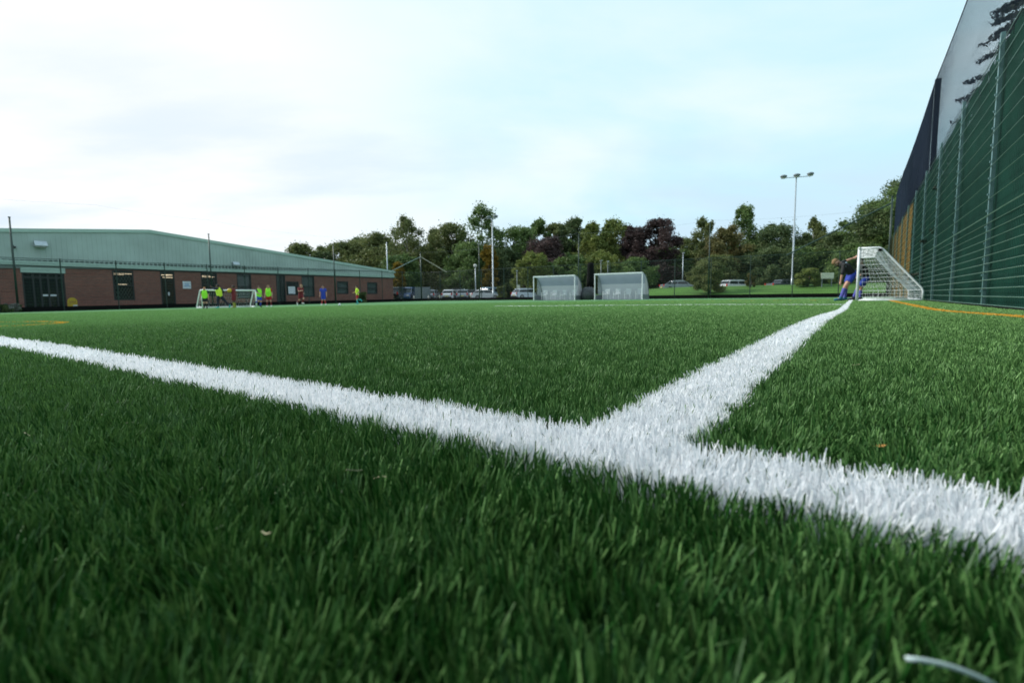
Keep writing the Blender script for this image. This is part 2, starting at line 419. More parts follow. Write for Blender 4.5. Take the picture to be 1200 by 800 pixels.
# ------------------------------------------------------------------ brick hall
WL = -45.2
def tz(px, py, L=WL):
    t = t_of(px, L, py); x, y = W(L, t); return t, CAMZ + y * ray(px, py).z
hall = empty('sports_hall', (0, 0, 0), RZ, 'long low red brick hall with pale green metal gable along the left side', 'building')
T0, T1 = -30.0, t_of(461, WL)
zb = tz(461, 325.5)[1]; 
TR = t_of(180, WL); ZR = tz(180, 271)[1]; ZE = tz(461, 318.5)[1]; ZBR = (tz(0, 311)[1] + tz(300, 320.5)[1]) / 2
slope = (ZR - ZE) / (T1 - TR)
opens = []   # (t0,t1,z0,z1,kind)
def opening(x0, x1, y0, y1, kind):
    a, za = tz(x0, y0); b, _ = tz(x1, y0); _, zc = tz(x0, y1)
    opens.append([a, b, zc, min(za, ZBR - .06), kind]); 
GB = -.75
opening(25, 75, 319, 364, 'entrance'); opening(131, 156, 316.5, 352, 'grille'); opening(187, 204, 317, 361, 'door')
opening(235, 254, 318, 347, 'grille'); opening(277, 294, 320, 350, 'blind'); opening(323, 334, 321.5, 357, 'glassdoor')
opening(335, 350, 329.5, 346, 'panel'); opening(353, 368, 322, 348, 'blind'); opening(394.5, 408, 329.5, 344.5, 'blind'); opening(430, 442, 330.5, 344.5, 'blind')
opens.sort()
wm = MB(); tp = T0
for a, b, z0, z1, kd in opens:
    wm.box(WL - .3, WL, tp, a, GB, ZBR); wm.box(WL - .3, WL, a, b, z1, ZBR)
    if z0 > -.3: wm.box(WL - .3, WL, a, b, GB, z0)
    tp = b
wm.box(WL - .3, WL, tp, T1, GB, ZBR)
wm.box(-80, WL - .3, T1 - .3, T1, GB, ZBR - .1)
wm.build('brick_wall', M['brick'], hall)
MB().prism([(T0 + .2, GB + .1), (T1 - .6, GB + .1), (T1 - .6, ZBR - .1), (T0 + .2, ZBR - .1)], 'x', WL - 5.2, WL - 5).build('interior_wall', M['interior'], hall)
MB().box(WL - 5, WL - .31, T0 + .2, T1 - .6, ZBR - .22, ZBR - .15).build('ceiling', M['interior'], hall)
zr0 = ZR - slope * (TR - T0)
gab = [(T0, ZBR + .05), (T1 + .15, ZBR + .05), (T1 + .15, ZE), (TR, ZR), (T0, zr0)]
rb = MB().prism(gab, 'x', WL - .3, WL + .06); t = T0 + .1
while t < T1:
    zt = ZR - slope * abs(t - TR) - .16
    if zt > ZBR + .4: rb.box(WL + .055, WL + .085, t, t + .09, ZBR + .25, zt)
    t += .28
rb.build('gable_cladding', M['clad'], hall)
tr_ = MB(); tr_.box(WL + .052, WL + .14, T0, T1 + .15, ZBR + .07, ZBR + .34)
for (a, za, b, zb_) in ((T0, zr0, TR, ZR), (TR, ZR, T1 + .3, ZE)):
    tr_.prism([(a, za - .16), (b, zb_ - .16), (b, zb_ + .08), (a, za + .08)], 'x', WL - .1, WL + .14)
tr_.build('fascia', M['clad_trim'], hall)
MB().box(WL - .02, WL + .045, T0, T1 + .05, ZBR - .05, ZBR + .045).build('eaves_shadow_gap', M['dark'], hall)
MB().box(WL + .002, WL + .03, T0, T1, GB, GB + .42).build('plinth', M['black'], hall)
rf = MB()
for (a, za, b, zb_) in ((T0, zr0, TR, ZR), (TR, ZR, T1 + .3, ZE)):
    rf.prism([(a, za - .05), (b, zb_ - .05), (b, zb_ + .05), (a, za + .05)], 'x', -90, WL - .12)
rf.build('roof', M['roof'], hall)
for n_, (a, b, z0, z1, kd) in enumerate(opens):
    fr = MB(); w_ = .09; xo = WL - .12
    fr.box(xo, xo + .1, a, a + w_, z0, z1); fr.box(xo, xo + .1, b - w_, b, z0, z1)
    fr.box(xo, xo + .1, a + w_, b - w_, z1 - w_, z1); fr.box(xo, xo + .1, a + w_, b - w_, z0, z0 + w_)
    nm = 'door' if kd in ('entrance', 'door', 'glassdoor') else 'window'
    if kd == 'grille' or kd == 'blind': fr.box(xo, xo + .1, a + w_, b - w_, z0 + (z1 - z0) * .47, z0 + (z1 - z0) * .47 + .08)
    if kd == 'entrance':
        for f_ in (.25, .42, .6, .8): fr.box(xo, xo + .1, a + (b - a) * f_ - .05, a + (b - a) * f_ + .05, z0 + w_, z1 - w_)
        fr.box(xo, xo + .09, a + w_, b - w_, z0 + 2.15, z0 + 2.25)
    if kd == 'glassdoor': fr.box(xo, xo + .1, (a + b) / 2 - .04, (a + b) / 2 + .04, z0 + w_, z1 - w_)
    f = fr.build(nm, M['dark'], hall)
    MB().box(xo + .03, xo + .045, a + w_, b - w_, z0 + w_, z1 - w_).build('pane', M['glass'], f)
    if kd == 'blind' : MB().box(xo - .1, xo - .08, a + .02, b - .02, z0 + .02, z1 - .02).build('blind', M['blind'], f)
    if kd == 'glassdoor': MB().box(xo - .1, xo - .08, a + .02, (a + b) / 2, z0 + .02, z1 - .02).build('blind', M['blind'], f)
    if kd == 'panel':
        MB().box(xo + .05, xo + .06, a + .25, a + .95, z0 + .15, z0 + .85).build('notice', M['sign_white'], f)
    if kd == 'entrance':
        MB().box(WL - .02, WL + .08, a - .05, b + .05, z1 + .0, z1 + .34).build('lintel', M['clad_trim'], f)
        MB().box(xo + .05, xo + .07, a + .9, a + 1.7, z0 + .95, z0 + 1.07).build('door_notice', M['sign_white'], f)
        MB().box(xo - 1.1, xo - 1.0, a + 1.5, a + 2.0, z0 + .1, z1 - .5).build('inner_panel', mat('dim_yellow_panel', (.10, .09, .03), .8), f)
    if kd == 'door':
        MB().box(xo + .05, xo + .07, a + .5, b - .4, z0 + 1.0, z0 + 1.25).build('door_notice', M['sign_white'], f)
    if kd in ('grille', 'glassdoor'):
        gm = MB(); st = .19
        zs, ze = z0 + w_, z1 - w_; y0, y1 = a + w_, b - w_
        for sgn in (1, -1):
            c = y0 - (ze - zs)
            while c < y1 + (ze - zs):
                # diagonal lattice bar clipped to the opening
                P = []
                ya, yb_ = (c, c + (ze - zs) * .55) if sgn > 0 else (c + (ze - zs) * .55, c)
                lo_, hi_ = 0.0, 1.0
                d_ = yb_ - ya
                for bound, side in ((y0, 1), (y1, -1)):
                    q = (bound - ya) / d_
                    if side * d_ > 0: lo_ = max(lo_, q)
                    else: hi_ = min(hi_, q)
                if hi_ > lo_: gm.tube([(xo - .05, ya + d_ * lo_, zs + (ze - zs) * lo_), (xo - .05, ya + d_ * hi_, zs + (ze - zs) * hi_)], .014, 4)
                c += st
        gm.build('grille', M['grille'], f)
# ceiling lights seen through the windows
def ceil_light(px, py, ln, lab, dd=1.6):
    L = WL - dd; t, z = tz(px, py, L)
    o = empty('ceiling_light', (*W(L, t), min(z, ZBR - .25)), RZ, lab, 'light', 'lit ceiling lights inside the hall')
    MB().box(-.1, .1, -ln / 2, ln / 2, -.03, .0).build('tube', M['lit'], o); MB().box(-.13, .13, -ln / 2 - .05, ln / 2 + .05, .003, .05).build('housing', M['white'], o)
for px, py, ln, w_ in ((136, 321.5, .9, 'lit ceiling light at top left inside the tall grilled window nearest the entrance'), (144, 319.6, 1.1, 'longest lit ceiling light inside the tall grilled window nearest the entrance'),
                       (144, 333, .5, 'lit light at mid height inside the tall grilled window nearest the entrance'), (189, 321, .9, 'lit ceiling light at the left edge of the narrow glazed door'),
                       (197, 319, .6, 'lit ceiling light at the top right of the narrow glazed door'), (197, 325, .7, 'lower lit light inside the narrow glazed door'),
                       (240, 320, 1.0, 'lit ceiling light inside the grilled window above the small goal'), (244, 324.3, .9, 'lower lit light inside the grilled window above the small goal')):
    ceil_light(px, py, ln, w_)
def wall_lamp(px, py, s, lab):
    t, z = tz(px, py, WL + .2); o = empty('wall_lamp', (*W(WL + .12, t), z), RZ, lab, 'lamp', 'lamps on the green gable')
    MB().prism([(0, .2 * s), (.18 * s, .2 * s), (.45 * s, -.12 * s), (.4 * s, -.2 * s), (0, -.2 * s)], 'y', -.33 * s, .33 * s).build('lamp_housing', M['silver'], o, bevel=.02)
    MB().prism([(.02, -.21 * s), (.38 * s, -.21 * s), (.38 * s, -.225 * s), (.02, -.225 * s)], 'y', -.28 * s, .28 * s).build('lens', M['clear_lamp'], o)
wall_lamp(47, 286, 1.0, 'big white floodlight on the green gable above the entrance'); wall_lamp(276, 309, .8, 'smaller grey floodlight low on the green gable')
t, z = tz(16, 290, WL + .1); o = empty('security_camera', (*W(WL + .1, t), z), RZ, 'small dark security camera on the green gable by the tall pole', 'camera')
MB().box(0, .3, -.06, .06, -.06, .06).build('camera_body', M['dark'], o, bevel=.01); MB().tube([(0, 0, .02), (.02, 0, .15)], .02).build('bracket', M['dark'], o)
t, z = tz(219, 334, WL + .02); o = empty('wall_sign', (*W(WL + .004, t), z), RZ, 'small square white sign on the brick wall', 'sign')
MB().box(0, .03, -.3, .3, -.3, .3).build('board', M['sign_white'], o); MB().box(.031, .034, -.18, .18, -.15, .15).build('printed_panel', mat('pale_blue_print', (.35, .48, .65), .5), o)
# yellow notice board outside
Lb = -44.2; t0_ = t_of(78.5, Lb); t1_ = t_of(90, Lb); zt = tz(84, 348.5, Lb)[1]; zbm = tz(84, 363.5, Lb)[1]
o = empty('notice_board', (*W(Lb, (t0_ + t1_) / 2), zbm), RZ, 'yellow and white arched notice board beside the dark entrance', 'board')
w_ = (t1_ - t0_) / 2; hh = zt - zbm
MB().prism([(-w_, 0), (w_, 0), (w_, hh * .78), (w_ * .55, hh * .95), (0, hh), (-w_ * .55, hh * .95), (-w_, hh * .78)], 'x', -.03, .03).build('board', M['yellow'], o)
MB().box(.031, .036, w_ * .05, w_ * .92, hh * .05, hh * .42).build('white_panel', M['sign_white'], o)
MB().prism([(-w_ * .7, hh * .62), (w_ * .7, hh * .62), (w_ * .7, hh * .67), (-w_ * .7, hh * .67)], 'x', .031, .036).build('print_line', M['brick'], o)

# ------------------------------------------------------------------ foliage helpers
def leaf_mat(name, c0, c1):
    m = blade_mat(name, c0, c1, rough=.6, spec=.25, trans=.30); return m
LM = {
 'olive': leaf_mat('olive_foliage', (0.054, 0.084, 0.028), (0.256, 0.275, 0.096)),
 'green': leaf_mat('green_foliage', (0.044, 0.092, 0.031), (0.218, 0.301, 0.090)),
 'lime': leaf_mat('lime_foliage', (0.06, 0.1, 0.025), (0.31, 0.34, 0.085)),
 'dark': leaf_mat('dark_foliage', (0.036, 0.069, 0.028), (0.173, 0.218, 0.083)),
 'maroon': leaf_mat('maroon_foliage', (0.032, 0.024, 0.024), (0.135, 0.085, 0.08)),
 'rust': leaf_mat('rust_foliage', (0.070, 0.077, 0.028), (0.294, 0.243, 0.090)),
 'gold': leaf_mat('gold_foliage', (.09, .065, .010), (.36, .24, .03)),
 'conifer': leaf_mat('conifer_foliage', (.008, .017, .010), (.032, .046, .024)),
 'flower': leaf_mat('pale_flowers', (.03, .05, .02), (.62, .62, .60)),
}
def leaf_cloud(centres, rad, n, size, flat=.75, droop=0.0):
    """n leaf faces around each clump centre"""
    c = np.repeat(np.asarray(centres, float), n, 0); r = np.repeat(np.asarray(rad, float), n)
    N = len(c)
    d = rng.normal(0, 1, (N, 3)); d /= np.linalg.norm(d, axis=1)[:, None] + 1e-9
    rr = rng.random(N) ** .5
    p = c + d * (r * rr)[:, None] * np.array([1, 1, flat])
    if droop: p[:, 2] -= droop * rng.random(N) ** 2 * r
    u = rng.normal(0, 1, (N, 3)); u /= np.linalg.norm(u, axis=1)[:, None]
    v = np.cross(u, rng.normal(0, 1, (N, 3))); v /= np.linalg.norm(v, axis=1)[:, None] + 1e-9
    s = size * rng.uniform(.55, 1.3, N)[:, None]
    co = np.stack([p - u * s, p - v * s * .5, p + u * s, p + v * s * .5], 1).reshape(-1, 3)
    q = np.arange(N * 4).reshape(-1, 4)
    cl = np.repeat(rng.uniform(-.22, .22, len(centres)), n)
    sh = np.clip(.42 + cl + rng.normal(0, .16, N), 0, 1)
    return co, q, np.repeat(sh, 4)
def tree(px, pyt, Y, wpx, style, leaf, label, group='trees beyond the pitch fence', base=None, bark='bark', dens=1.0, cat='tree', name='tree', low=.18):
    x = kx(px) * Y; g0 = gw(x, Y) if base is None else base
    H = zat(pyt, x, Y) - g0; Wd = wpx * Y / F / 2 * (1.12 if style != 'bush' else 1)
    o = empty(name, (x, Y, g0), 0, label, cat, group)
    ctr = []; rad = []; limbs = []
    lean = rng.normal(0, .02, 2)
    tb = MB(); r0 = max(.10, H * .02)
    top = .93 if style in ('birch', 'conifer') else .8
    tp_ = [(lean[0] * H * f + .1 * math.sin(f * 5 + px), lean[1] * H * f, H * f * top - (.1 if f == 0 else 0)) for f in (0, .15, .3, .5, .7, 1)]
    tb.tube(tp_, [r0 * 1.25, r0, r0 * .85, r0 * .62, r0 * .4, r0 * .1], 8)
    nb = {'round': 46, 'birch': 44, 'conifer': 60, 'mass': 52, 'bush': 26}[style]
    nb = int(nb * dens)
    sx = rng.uniform(0, 6)
    for i in range(nb):
        f = (i + rng.random()) / nb
        a = rng.uniform(0, 2 * math.pi)
        if style == 'round' or style == 'mass':
            hz = low + (1 - low) * f
            u = (hz - low) / (1 - low); env = math.sin(math.pi * min(1, .12 + .86 * u) ** .75) ** .6 if style == 'round' else (1 - u ** 3) ** .6
            env *= 1.1 + .2 * math.sin(3 * a + sx) * math.sin(5 * hz + sx)
            rr = Wd * env * rng.uniform(.25, 1.0) ** .6  * .9; cr = Wd * rng.uniform(.24, .40)
            zc = min(hz * H, H - cr * .55)
        elif style == 'birch':
            hz = low + (1 - low) * f; u = (hz - low) / (1 - low)
            env = (math.sin(math.pi * min(1, (.15 + .85 * u))) ** .7 * .8 + .2 * (1 - u)) * (1 + .35 * math.sin(4 * a + sx))
            rr = Wd * env * rng.uniform(.1, 1.0) ** .7 * .9; cr = Wd * rng.uniform(.24, .44) * (1 - .4 * u); zc = min(hz * H, H - cr * .4)
        elif style == 'conifer':
            hz = .1 + .88 * f; env = (1 - hz) ** .8 + .04; rr = Wd * env * rng.uniform(.3, 1.05); cr = Wd * .17 * (env + .3); zc = hz * H
        else:
            hz = .1 + .8 * f; env = math.sqrt(max(.05, 1 - (2 * hz - 1.0) ** 2)) if hz > .5 else .97
            rr = Wd * env * rng.uniform(.3, .95) * .88; cr = min(Wd, H) * rng.uniform(.2, .3); zc = min(hz * H, H - cr * .7)
        cx, cy = rr * math.cos(a) + lean[0] * zc, rr * math.sin(a) + lean[1] * zc
        if style in ('round', 'mass', 'birch') and rng.random() < .28:
            k_ = rng.uniform(1.0, 1.18); ctr.append((cx * k_, cy * k_, min(zc + cr * rng.uniform(.2, .9), H * rng.uniform(.93, 1.03)))); rad.append(cr * rng.uniform(.3, .55))
        ctr.append((cx, cy, zc)); rad.append(cr)
        if i % 3 == 0 and style != 'bush' and rr > .15 * Wd:
            zb0 = max(.12 * H, zc - rr * .8); zb0 = min(zb0, H * .85)
            tb.tube([(lean[0] * zb0, lean[1] * zb0, zb0), (cx * .5, cy * .5, (zb0 + zc) / 2 + .04 * H), (cx, cy, zc)], [r0 * .32, r0 * .2, r0 * .06], 5)
    tb.build('trunk', M[bark], o, smooth=True)
    sz = .0036 * Y if style != 'bush' else .0026 * Y
    sz = max(.07, sz * .66)
    nleaf = {'round': 260, 'mass': 260, 'birch': 170, 'conifer': 90, 'bush': 520}[style]
    co, q, sh = leaf_cloud(ctr, rad, nleaf, sz, .72, droop=.9 if style == 'birch' else .1)
    # stray twigs beyond the outline
    c2, q2, s2 = leaf_cloud([(c[0] * 1.08, c[1] * 1.08, c[2] * 1.01 + .02 * H) for c in ctr], [r * 1.2 for r in rad], 14, sz * .8)
    q2 = q2 + len(co); co = np.concatenate([co, c2]); q = np.concatenate([q, q2]); sh = np.concatenate([sh, s2])
    cr_ = np_mesh('crown', co, q, LM[leaf], False, sh); cr_.parent = o
    return o

# trees: image column, top row, distance, width in image, style, foliage, label
TREES = [
 (352, 286, 88, 42, 'round', 'olive', 'small brownish tree top showing above the green roof slope'),
 (383, 296, 92, 34, 'mass', 'dark', 'low dark tree just showing above the roof right of the small brownish one'),
 (412, 283, 92, 50, 'mass', 'olive', 'olive tree rising behind the low end of the hall roof'),
 (440, 274, 90, 56, 'round', 'olive', 'broad olive tree behind the roof corner and pale lamp post'),
 (477, 256, 86, 66, 'birch', 'olive', 'tall feathery olive birch left of the sky gap'),
 (470, 300, 78, 44, 'mass', 'green', 'low green tree behind the hall corner'),
 (466, 308, 72, 15, 'mass', 'gold', 'small golden autumn tree beside the roof corner'),
 (508, 268, 90, 50, 'birch', 'olive', 'thin olive birch above the fence corner pole'),
 (530, 262, 86, 50, 'round', 'olive', 'broad brownish olive tree right of the fence corner pole'),
 (548, 285, 80, 50, 'mass', 'green', 'mid green tree behind the white parked cars'),
 (566, 240, 84, 60, 'birch', 'green', 'tallest dark weeping birch beside the two headed floodlight'),
 (574, 288, 76, 20, 'mass', 'gold', 'yellowing small tree behind the two headed floodlight'),
 (594, 292, 80, 40, 'mass', 'dark', 'dark green tree right of the two headed floodlight'),
 (612, 266, 86, 58, 'round', 'green', 'green leafy tree right of the sky gap by the floodlight'),
 (630, 258, 92, 30, 'round', 'green', 'pointed green tree top behind the first maroon tree'),
 (652, 262, 94, 34, 'round', 'olive', 'olive tree top between two green ones over the left dugout'),
 (672, 256, 90, 36, 'round', 'dark', 'dark green tree top over the right edge of the left dugout'),
 (636, 280, 78, 56, 'mass', 'maroon', 'smaller maroon tree behind the left dugout'),
 (624, 298, 70, 40, 'mass', 'lime', 'yellow green shrubby tree in front of the smaller maroon one'),
 (700, 262, 84, 46, 'round', 'lime', 'bright lime green tree behind the black column'),
 (718, 258, 88, 44, 'round', 'lime', 'lime green tree left of the large maroon tree'),
 (668, 300, 72, 44, 'mass', 'green', 'low green tree directly behind the left dugout'),
 (706, 296, 72, 44, 'mass', 'lime', 'low lime tree between the two dugouts'),
 (745, 266, 80, 42, 'mass', 'maroon', 'left half maroon tree behind the right dugout'),
 (768, 257, 78, 50, 'mass', 'maroon', 'large maroon copper beech behind the right dugout'),
 (742, 304, 70, 48, 'mass', 'green', 'low green tree under the maroon trees behind the right dugout'),
 (784, 300, 80, 40, 'mass', 'dark', 'dark tree right of the large maroon tree'),
 (805, 294, 84, 38, 'mass', 'green', 'green tree below the thin birch'),
 (819, 257, 82, 46, 'birch', 'olive', 'thin birch with open crown left of the rusty tree'),
 (863, 242, 80, 50, 'birch', 'green', 'tall slender birch rising above the rusty tree'),
 (850, 270, 74, 50, 'round', 'rust', 'rust and yellow autumn tree behind the round bush'),
 (838, 300, 70, 46, 'mass', 'olive', 'olive tree just above the big round bush'),
 (880, 296, 72, 46, 'mass', 'dark', 'dark green tree right of the rusty tree'),
 (912, 264, 74, 66, 'round', 'dark', 'dark domed oak behind the three headed floodlight'),
 (905, 292, 68, 50, 'mass', 'dark', 'low dark tree at the foot of the domed oak'),
 (950, 256, 82, 34, 'birch', 'olive', 'pale slender birch right of the three headed floodlight'),
 (962, 274, 78, 38, 'birch', 'olive', 'shorter pale birch beside the slender one'),
 (945, 290, 68, 56, 'mass', 'green', 'green tree above the clipped round bush'),
 (982, 272, 66, 52, 'mass', 'dark', 'dark tree behind the cream sign'),
 (1012, 236, 62, 66, 'round', 'green', 'big green oak left of the black netting'),
 (1046, 212, 60, 84, 'round', 'dark', 'largest dark oak meeting the end of the tall fence'),
 (1010, 286, 56, 60, 'mass', 'green', 'lower green tree behind the goal'),
 (1068, 206, 57, 80, 'mass', 'green', 'tall green tree whose crown shows through the black netting'),
 (1026, 244, 58, 60, 'mass', 'dark', 'dark tree filling in between the two oaks beside the netting'),
 (1085, 240, 64, 70, 'mass', 'dark', 'dark tree hidden mostly behind the tall fence'),
]
for a in TREES: tree(*a, bark='birch_bark' if a[4] == 'birch' else 'bark')
# far belt that closes the background
belt = []
for i in range(26):
    px = 395 + i * 27; tree(px, 284 + rng.uniform(-6, 6), 104 + rng.uniform(-6, 10), 50, 'mass', ('olive', 'dark', 'green', 'dark')[i % 4], 'dark far tree in the belt closing the view behind the others', group='dark far belt of trees', dens=.7, low=.02)
tree(830, 305, 49, 48, 'bush', 'olive', 'large round olive bush on the grass bank', group='bushes on the bank', cat='bush', name='bush')
tree(947, 314, 47, 35, 'bush', 'lime', 'clipped dome shaped bush beside the cream sign', group='bushes on the bank', cat='bush', name='bush')
tree(985, 318, 47, 26, 'bush', 'green', 'small green bush behind the bending boy', group='bushes on the bank', cat='bush', name='bush')
tree(588, 334, 66, 14, 'bush', 'olive', 'small low bush right of the parked pickup', group='bushes on the bank', cat='bush', name='bush')
tree(879, 320, 50, 12, 'bush', 'rust', 'small brown sapling on the grass bank', group='bushes on the bank', cat='bush', name='bush')
tree(425, 342, 52.5, 14, 'bush', 'dark', 'dark little shrub against the brick wall', group='shrubs by the hall', cat='bush', name='bush', base=-.3)
for px, cc, lab in ((4, 'flower', 'white flowering plant at the left edge by the brick wall'), (16, 'flower', 'white flowering plant beside the tall green pole'), (10, 'dark', 'dark leafy plant under the white flowers')):
    Y = 31.0; x = kx(px) * Y
    tree(px, 356 if cc == 'flower' else 357, Y, 11 if cc == 'flower' else 26, 'bush', cc, lab, group='plants by the hall wall', cat='plant', name='plant', base=-.45)

# ------------------------------------------------------------------ wire fences
LF = -43.5
def fence_line(name, P0, P1, H, spacing, label, skip=0, parent=None):
    """straight mesh fence from pitch point P0 to P1 in (L,t)"""
    n = max(1, int(round(math.hypot(P1[0] - P0[0], P1[1] - P0[1]) / spacing)))
    root = empty(name, (*W(*P0), gz(*P0)), 0, label, 'fence', 'green mesh fences around the pitch')
    w0 = Vector((*W(*P0), 0)); base0 = gz(*P0)
    def pt(f, h):
        L = P0[0] + (P1[0] - P0[0]) * f; t = P0[1] + (P1[1] - P0[1]) * f
        return Vector((*W(L, t), gz(L, t) + h)) - Vector((w0.x, w0.y, base0))
    for i in range(n + 1):
        f = i / n; mb = MB(); a, b = pt(f, -.1), pt(f, H + .06); mb.tube([a, b], .038, 6); mb.build('post', M['fence_green'], root)
    m = MB(); segs = n * 2
    hs = [h for h in np.arange(.08, H + .01, .2)]
    for h in hs:
        m.tube([pt(i / segs, h) for i in range(segs + 1)], .0065, 4, False)
    nv = int(math.hypot(P1[0] - P0[0], P1[1] - P0[1]) / .075)
    for i in range(nv + 1): m.tube([pt(i / nv, 0), pt(i / nv, H)], .0028, 3, False)
    m.build('mesh_panel', M['fence_green'], root)
    r = MB(); r.tube([pt(i / segs, H) for i in range(segs + 1)], .018, 4, False); r.build('top_rail', M['fence_green'], root)
    k = MB()
    for i in range(segs):
        a0, a1 = pt(i / segs, -.05), pt((i + 1) / segs, -.05); b0, b1 = pt(i / segs, .30), pt((i + 1) / segs, .30)
        d = (a1 - a0).normalized().cross(Vector((0, 0, 1))) * .03
        k.add([a0 - d, a1 - d, b1 - d, b0 - d, a0 + d, a1 + d, b1 + d, b0 + d], [(0, 1, 2, 3), (4, 7, 6, 5), (3, 2, 6, 7)])
    k.build('kick_board', M['black'], root)
    return root
TC = t_of(494, LF); LR = 1.85; TCR = t_of(1041, LR)
fence_line('mesh_fence', (LF, -14), (LF, TC), 3.4, 3.05, 'green mesh fence running in front of the brick hall')
fence_line('mesh_fence', (LF, TC), (LR, TCR), 3.4, 3.05, 'green mesh fence across the far end behind the dugouts')
def far_t(L): return TC + (TCR - TC) * (L - LF) / (LR - LF)
def pole(L, t, H, label, name='net_pole', r=.055, m='fence_green', cat='pole', group='tall poles for the ball netting'):
    o = empty(name, (*W(L, t), gz(L, t)), 0, label, cat, group)
    MB().tube([(0, 0, -.1), (0, 0, H)], [r * 1.1, r * .85], 8).build('shaft', M[m], o, True)
    MB().tube([(0, 0, H), (0, 0, H + .05)], r * 1.2, 8).build('cap', M[m], o); return o
off = .16
for px, lab in ((20, 'tall green net pole at the left edge beside the entrance'), (249, 'tall green net pole behind the small goal'), (393, 'tall green net pole between the blue player and the square windows')):
    pole(LF + off, t_of(px, LF + off), 5.85, lab)
for px, lab in ((562, 'tall net pole left of the two headed floodlight'), (678, 'tall net pole rising behind the left dugout'), (830, 'tall net pole in front of the large round bush')):
    t = TC
    for _ in range(6): L = L_of(px, t); t = far_t(L) - off
    pole(L, t, 6.3, lab)
oc = pole(LF + off, TC - off, 5.8, 'corner net pole with two raking struts', r=.07)
def w2(o, L, t, h): return Vector((*W(L, t), gz(L, t) + h)) - o.location
for Ls, tt in ((LF + .16, TC - 5.2), (LF + 4.2, far_t(LF + 4.2) - .16)):
    MB().tube([(0, 0, 5.3), w2(oc, Ls, tt, 3.3)], .035, 6).build('strut', M['grille'] if Ls < -43 else mat('pale_strut', (.26, .27, .21), .5), oc)
oc = pole(LR - .1, TCR - .2, 7.0, 'corner net pole at the far end of the black netting', r=.07)
MB().tube([(0, 0, 6.6), w2(oc, LR - 6.5, far_t(LR - 6.5) - .2, 3.3)], .05, 6).build('strut', M['fence_green'], oc)
# slack net ropes between pole tops
def rope(name, pts, r, label):
    mb = MB(); P = []
    for a, b in zip(pts[:-1], pts[1:]):
        for i in range(10):
            f = i / 10; p = a.lerp(b, f); p.z -= .35 * 4 * f * (1 - f) * (a - b).length / 20; P.append(p)
    P.append(pts[-1]); mb.tube(P, r, 4); return tag(mb.build(name, M['grey']), label, 'rope', 'ropes strung between the tall poles')
def wp(L, t, h): return Vector((*W(L, t), gz(L, t) + h))
rope('net_rope', [wp(LF + off, t_of(20, LF + off) - 8, 7.0), wp(LF + off, t_of(120, LF), 7.2), wp(LF + off, t_of(249, LF), 7.0), wp(LF + off, t_of(393, LF), 6.6), wp(LF + off, TC - off, 5.9)], .003, 'thin sagging rope high in front of the hall roof')
rope('net_rope', [wp(LF + off, TC - off, 5.8), wp(L_of(678, 43), 43, 6.3), wp(L_of(830, 43.5), 43.5, 6.4), wp(LR - .1, TCR - .2, 6.3)], .004, 'thin rope along the tall poles of the far end')

